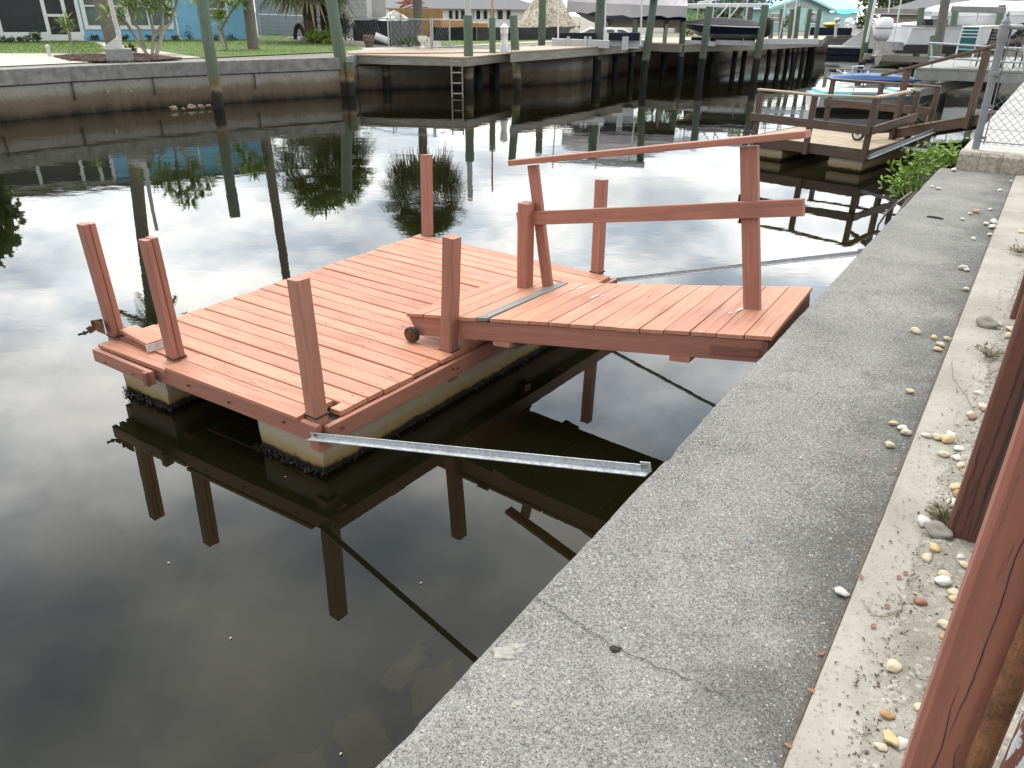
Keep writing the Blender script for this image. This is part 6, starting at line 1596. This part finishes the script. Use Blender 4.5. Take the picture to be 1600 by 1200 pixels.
# grey ramp with a bright top rail in front of the pier
a = at(1437, 150, .75); b = at(1606, 117, 1.15); a = atd(1437, 146, hd(a)); b = atd(1610, 113, hd(b) - 1.0)
o = thing('gangway', a, 'grey ramp with a bright silver top edge below the raised concrete dock', 'gangway'); d = (b - a).normalized(); s = Vector((-d.y, d.x, 0)).normalized()
for k_ in (0, 1): g = MB(); g.beam(a + s * .3 * k_, b + s * .3 * k_, .05, .16); g.build('stringer', 'greywood', o)
g = MB(); g.beam(a + Vector((0, 0, .095)), b + Vector((0, 0, .095)), .07, .03); g.build('edge_strip', 'alu', o)
g = MB(); g.beam(a + s * .15 + Vector((0, 0, .06)), b + s * .15 + Vector((0, 0, .06)), .24, .02); g.build('deck', 'greywood', o)
# lift pilings
RG = 'pilings of the white boat lift'
for tx, ty, wx, wy, r, lab, mt in ((1366, -20, 1345, 112, .17, 'green piling left of the outboard motor', 'piling'), (1480, -15, 1452, 150, .15, 'brown piling in front of the white lift boat', 'greypile'), (1462, 55, 1449, 150, .17, 'short thick green piling behind the ramp rail', 'piling'), (1494, 10, 1478, 118, .15, 'green piling right of the brown one, behind the teal chair', 'piling'), (1566, 8, 1545, 118, .15, 'dark piling under the right end of the overhead lift beam', 'piledark'), (1440, 12, 1428, 118, .14, 'dark far piling under the left overhead beam', 'piledark'), (1535, -10, 1518, 108, .03, 'thin leaning pale guide pole at the lift boat', 'whitedirty')):
    if mt == 'greypile': mt = 'bark'
    piling(tx, ty, wx, wy, r, lab, mt, group=RG)
# boat on lift
Db = hd(at(1400, 118, 0)); st = atd(1402, 62, Db); bdir = (rt(st) * .86 + fd(st) * .52).normalized()
zb = atd(1402, 84, Db).z; ztop_ = atd(1402, 42, Db).z
o, d, s = hullboat(V(st, 0), bdir, 5.6, 2.0, ztop_ - zb, zb, ('gelgrey', 'gel', 'whitedirty'), 'white boat with a large white outboard motor hanging on a lift')
g = MB(); q = V(st, ztop_) + d * 1.9; g.box(q + Vector((0, 0, .02)), (2.6, 1.9, .10), math.atan2(d.y, d.x)); g.build('cockpit', 'roofgrey', o)
g = MB(); k = ppm(st); c = V(st, ztop_ + .18) + d * 1.7; R_ = [[c + d * x_ + s * y_ * w_ + Vector((0, 0, z_)) for (y_, z_) in ((-1, -.2), (-.8, .16), (.8, .16), (1, -.2))] for x_, w_ in ((-.4, .5), (.3, .55))]; g.loft(R_); g.build('windscreen', 'glassdark', o)
g = MB(); g.box(V(st, lerp(zb, ztop_, .30)) - d * .12, (.35, 1.1, .35), math.atan2(d.y, d.x)); g.build('transom_bracket', 'gelgrey', o)
kk = ppm(st)
om = MB(); oc = atd(1381, 46, Db - .45)
fo = -d; so = s
def oring(z, a, b, cx_=0.0, n=14): return [oc + fo * (math.cos(t) * a + cx_) + so * math.sin(t) * b + Vector((0, 0, z)) for t in [2 * math.pi * j / n for j in range(n)]]
u_ = kk
om.loft([oring(17 * u_, 5 * u_, 4 * u_), oring(15 * u_, 11 * u_, 9 * u_), oring(5 * u_, 13 * u_, 10.5 * u_), oring(-6 * u_, 12.5 * u_, 10 * u_), oring(-15 * u_, 9.5 * u_, 7 * u_)]); cw = om.build('outboard_cowling', 'whitepaint', o, smooth=True)
g = MB(); g.loft([oring(2.6 * u_, 13.6 * u_, 10.9 * u_), oring(1.4 * u_, 13.6 * u_, 10.9 * u_)]); g.build('trim_line', 'blackfab', cw)
om = MB(); om.loft([oring(-15 * u_, 8 * u_, 5.5 * u_), oring(-30 * u_, 6 * u_, 3.5 * u_), oring(-42 * u_, 6.5 * u_, 3 * u_), oring(-50 * u_, 2.5 * u_, 1.2 * u_)]); om.beam(oc + fo * 9 * u_ - Vector((0, 0, 37 * u_)), oc - fo * 5 * u_ - Vector((0, 0, 37 * u_)), 9 * u_, 1.2 * u_); om.build('outboard_leg', 'whitedirty', o)
g = MB(); pc = oc + fo * 8 * u_ - Vector((0, 0, 43 * u_))
for j in range(3): t = j * 2.094 + .5; dd = so * math.cos(t) + Vector((0, 0, 1)) * math.sin(t); g.add([pc - dd.cross(fo) * .02, pc + dd * 5 * u_ - dd.cross(fo) * 3 * u_ + fo * .03, pc + dd * 6 * u_ + dd.cross(fo) * 1.5 * u_, pc + dd.cross(fo) * .04], [(0, 1, 2, 3)])
g.tube([pc - fo * .05, pc + fo * .09], 1.6 * u_, 8); g.build('propeller', 'blackfab', o)
o = thing('boat_lift', V(st, 1.0), 'grey timber lift frame with overhead beams carrying the white boat', 'boat lift')
g = MB(); g.beam(atd(1350, 88, Db - .2), atd(1450, 94, Db + .3), .18, .26); g.beam(atd(1450, 92, Db + 1.5), atd(1560, 88, Db + 3), .18, .24); g.build('lift_beam', 'greywood', o)
g = MB(); g.beam(atd(1486, 14, Db - 1.0), atd(1572, 16, Db - 1.0), .2, .24); g.build('overhead_beam', 'concgrey', o)
g = MB(); g.beam(atd(1362, 16, Db + .6), atd(1440, 18, Db + .6), .2, .22); g.build('overhead_beam', 'greywood', o)
g = MB()
for x0, y0, x1, y1 in ((1370, -10, 1354, 66), (1409, -5, 1396, 66), (1530, 15, 1518, 62), (1391, -5, 1388, 20), (1480, 25, 1462, 100)): g = MB(); g.tube([atd(x0, y0, Db - .5), atd(x1, y1, Db - .5)], .03 if x0 != 1370 else .07, 8); g.build('guide_pole', 'whitepaint', o)
# shrink wrapped boat farther right
q = atd(1560, 70, Db + 3.5); o2, d2, s2 = hullboat(V(q, 0), -rt(q) + fd(q) * .1, 4.6, 1.8, .75, atd(1530, 74, Db + 3.5).z, ('gel', 'gel', 'whitedirty'), 'second white boat behind the teal chair, under the overhead beam', 'gel', ridge=.35)
# far clutter: boats and trees up the canal
for i, (x0, yb, L_, mt, lab) in enumerate(((1440, 50, 5, 'gel', 'white boat far up the canal left of the brown piling'), (1520, 46, 6, 'gel', 'white boat far up the canal right of the green piling'), (1590, 50, 5, 'gel', 'white boat far up the canal behind the fence'))):
    q = atd(x0, yb, 46 + i * 5); hullboat(V(q, 0), rt(q) + fd(q) * .3, L_, 2, .9, max(.6, q.z), ('navy', mt, 'whitedirty'), lab, 'tarp' if i == 1 else 'gel', ridge=.5)
# backdrop trees behind houses
TG = 'trees beyond the far houses'
def tree(px, D, w, h, label, seed, mat='leaf_dark'):
    random.seed(seed); p = V(atd(px, 30, D), ZG - .1); o = thing('tree', p, label, 'tree', TG); g = MB(); g.tube([p, p + Vector((.1, 0, h * .35)), p + Vector((0, .1, h * .8))], [.25, .18, .06], 8)
    lobes = []
    for i in range(7):
        a = i * 2.4; c = p + Vector((math.cos(a) * w * .3 * random.uniform(.4, 1), math.sin(a) * w * .3, h * random.uniform(.45, .92))); lobes.append(c); g.tube([p + Vector((0, 0, h * .3)), c], [.1, .03], 5)
    g.build('trunk', 'bark', o); g = MB()
    for i in range(1500):
        c = random.choice(lobes); v = Vector((random.gauss(0, 1), random.gauss(0, 1), random.gauss(0, .8))).normalized() * w * .26 * random.random() ** .4
        g.leaf(c + v, (random.gauss(0, 1), random.gauss(0, 1), random.gauss(0, 1)), .38, .22)
    g.build('crown', mat, o)
for i, (px, D, w, h, lab) in enumerate(((1395, 60, 6, 4.5, 'dark round tree behind the outboard motor'), (1440, 66, 8, 5, 'wide dark tree above the far left lift beam'), (1500, 70, 7, 4, 'low dark tree behind the overhead beam'), (1585, 58, 6, 4, 'dark tree behind the chain link fence top'), (1640, 60, 7, 5, 'dark tree outside the right edge by the fence'), (1060, 66, 7, 4.4, 'dark tree behind the tarped boat'), (1150, 70, 8, 4.5, 'dark tree beyond the navy speedboat'), (-120, 34, 2.4, 5.2, 'leafy tree at the left edge before the porch'))):
    tree(px, D, w, h, lab, 60 + i, 'leaf_dark' if i % 2 else 'leaf_palm')
q0, q1 = gb(1372, 45), gb(1480, 42); F6 = Fac(atd(1372, 40, 52), atd(1640, 40, 50)); Hh = thing('house', F6.o, 'pale beige house far up the canal behind the lift', 'house'); wl6 = (atd(1640, 40, 50) - atd(1372, 40, 52)).length
g = MB(); F6.bx(g, 0, wl6, .2, 2.6, -6, 0); g.build('wall', 'conc', Hh)
g = MB(); g.add([F6.pt(-.5, 2.6, .5), F6.pt(wl6 + .5, 2.6, .5), F6.pt(wl6 + .5, 2.6, -6.5), F6.pt(-.5, 2.6, -6.5), F6.pt(2, 3.7, -3), F6.pt(wl6 - 2, 3.7, -3)], [(0, 1, 5, 4), (1, 2, 5), (2, 3, 4, 5), (3, 0, 4), (3, 2, 1, 0)]); g.build('roof', 'roofgrey', Hh)
for k_ in range(5): g = MB(); a0 = wl6 * (.1 + k_ * .17); F6.bx(g, a0, a0 + 1.2, 1.2, 2.2, -.05, .03); g.build('window', 'glassdark', Hh)

# ================================================================== MANGROVE AND NEAR CHAIN LINK FENCE
random.seed(91)
mp_ = at(1440, 285, .75); o = thing('mangrove', V(mp_, 0), 'bright green mangrove bush growing out over the water beside the cap', 'plant'); g = MB(); st_ = MB()
cl = [at(1412, 282, .70), at(1420, 270, .78), at(1436, 262, .85), at(1450, 250, .92), at(1465, 250, .92), at(1475, 245, .92), at(1484, 242, 1.0), at(1430, 290, .62), at(1448, 275, .74), at(1402, 284, .62), at(1462, 262, .80), at(1422, 300, .58), at(1440, 245, .95)]
for c in cl:
    for k_ in range(58):
        q = c + Vector((random.gauss(0, .11), random.gauss(0, .11), random.gauss(0, .07))); g.leaf(q, (random.gauss(0, 1), random.gauss(0, 1), random.gauss(.5, .5)), random.uniform(.07, .12), .04, None, None, .12)
    st_.tube([V(mp_, .0) + Vector((random.gauss(0, .15), random.gauss(0, .15), 0)), V(mp_, .35).lerp(c, .5), c], [.014, .011, .005], 5)
g.build('foliage', 'leaf_mangrove', o); st_.build('stems', 'stem', o)
g = MB(); g.tube([at(1369, 372, .02), at(1372, 352, .25), at(1384, 334, .5), at(1402, 316, .65), at(1425, 300, .72)], [.012, .012, .012, .010, .008], 6); g.tube([at(1400, 340, .3), at(1412, 322, .55), at(1430, 300, .72)], .009, 6); g.build('prop_root', 'stem', o)
# near fence
zf = 1.205
fb = at(1524, 233, zf); ft_z = zt(1570, 34, fb); fdir = SN
o = thing('chain_link_fence', fb, 'near galvanised chain link fence standing on the raised walk, with a round capped end post', 'fence')
tp = atd(1571, 38, hd(fb) + .02)
g = MB(); g.tube([fb, tp], .040, 14); g.build('end_post', 'galvdull', o, smooth=False)
g = MB(); g.lathe(tp, [(.052, -.14), (.054, -.01), (.048, .0), (.046, .03), (.028, .06), (.014, .075), (.02, .10), (.004, .13)], 14); g.build('post_cap', 'galvdull', o)
up_ = (tp - fb).normalized(); Lh = (tp - fb).length
g = MB(); g.tube([tp - up_ * .03, tp - up_ * .03 + fdir * 2.4], .022, 10); g.tube([fb + up_ * .09, fb + up_ * .09 + fdir * 2.4], .006, 6); g.tube([fb + up_ * Lh * .62, fb + up_ * Lh * .62 + fdir * .06], .05, 10); g.build('top_rail', 'galvdull', o)
g = MB(); g.tube([fb + fdir * .07 + up_ * .06, tp + fdir * .07 - up_ * .1], .008, 6); g.build('tension_bar', 'galvdull', o)
for f in (.1, .36, .62, .88): g = MB(); c = fb + up_ * Lh * f; g.tube([c - up_ * .018, c + up_ * .018], .046, 14); g.beam(c, c + fdir * .085, .012, .03, up=up_); g.build('tension_band', 'galvdull', o)
g = MB(); hw = Lh - .12; sp = .082; n = int(2.2 / sp)
for i in range(-int(hw / sp) - 1, n):
    for sg in (1, -1):
        x0 = i * sp if sg == 1 else i * sp; pts = []
        a0, a1 = (x0, x0 + hw) if sg == 1 else (x0 + hw, x0)
        z0_, z1_ = 0.0, hw
        lo, hi = .07, 2.3
        def clipf(a0, a1):
            t0, t1 = 0.0, 1.0
            if a1 != a0:
                ta, tb = (lo - a0) / (a1 - a0), (hi - a0) / (a1 - a0)
                if ta > tb: ta, tb = tb, ta
                t0, t1 = max(t0, ta), min(t1, tb)
            return t0, t1
        t0, t1 = clipf(a0, a1)
        if t1 - t0 < .02: continue
        g.tube([fb + fdir * lerp(a0, a1, t0) + up_ * (.06 + hw * t0), fb + fdir * lerp(a0, a1, t1) + up_ * (.06 + hw * t1)], .0023, 4, caps=False)
g.build('mesh', 'galvdull', o)
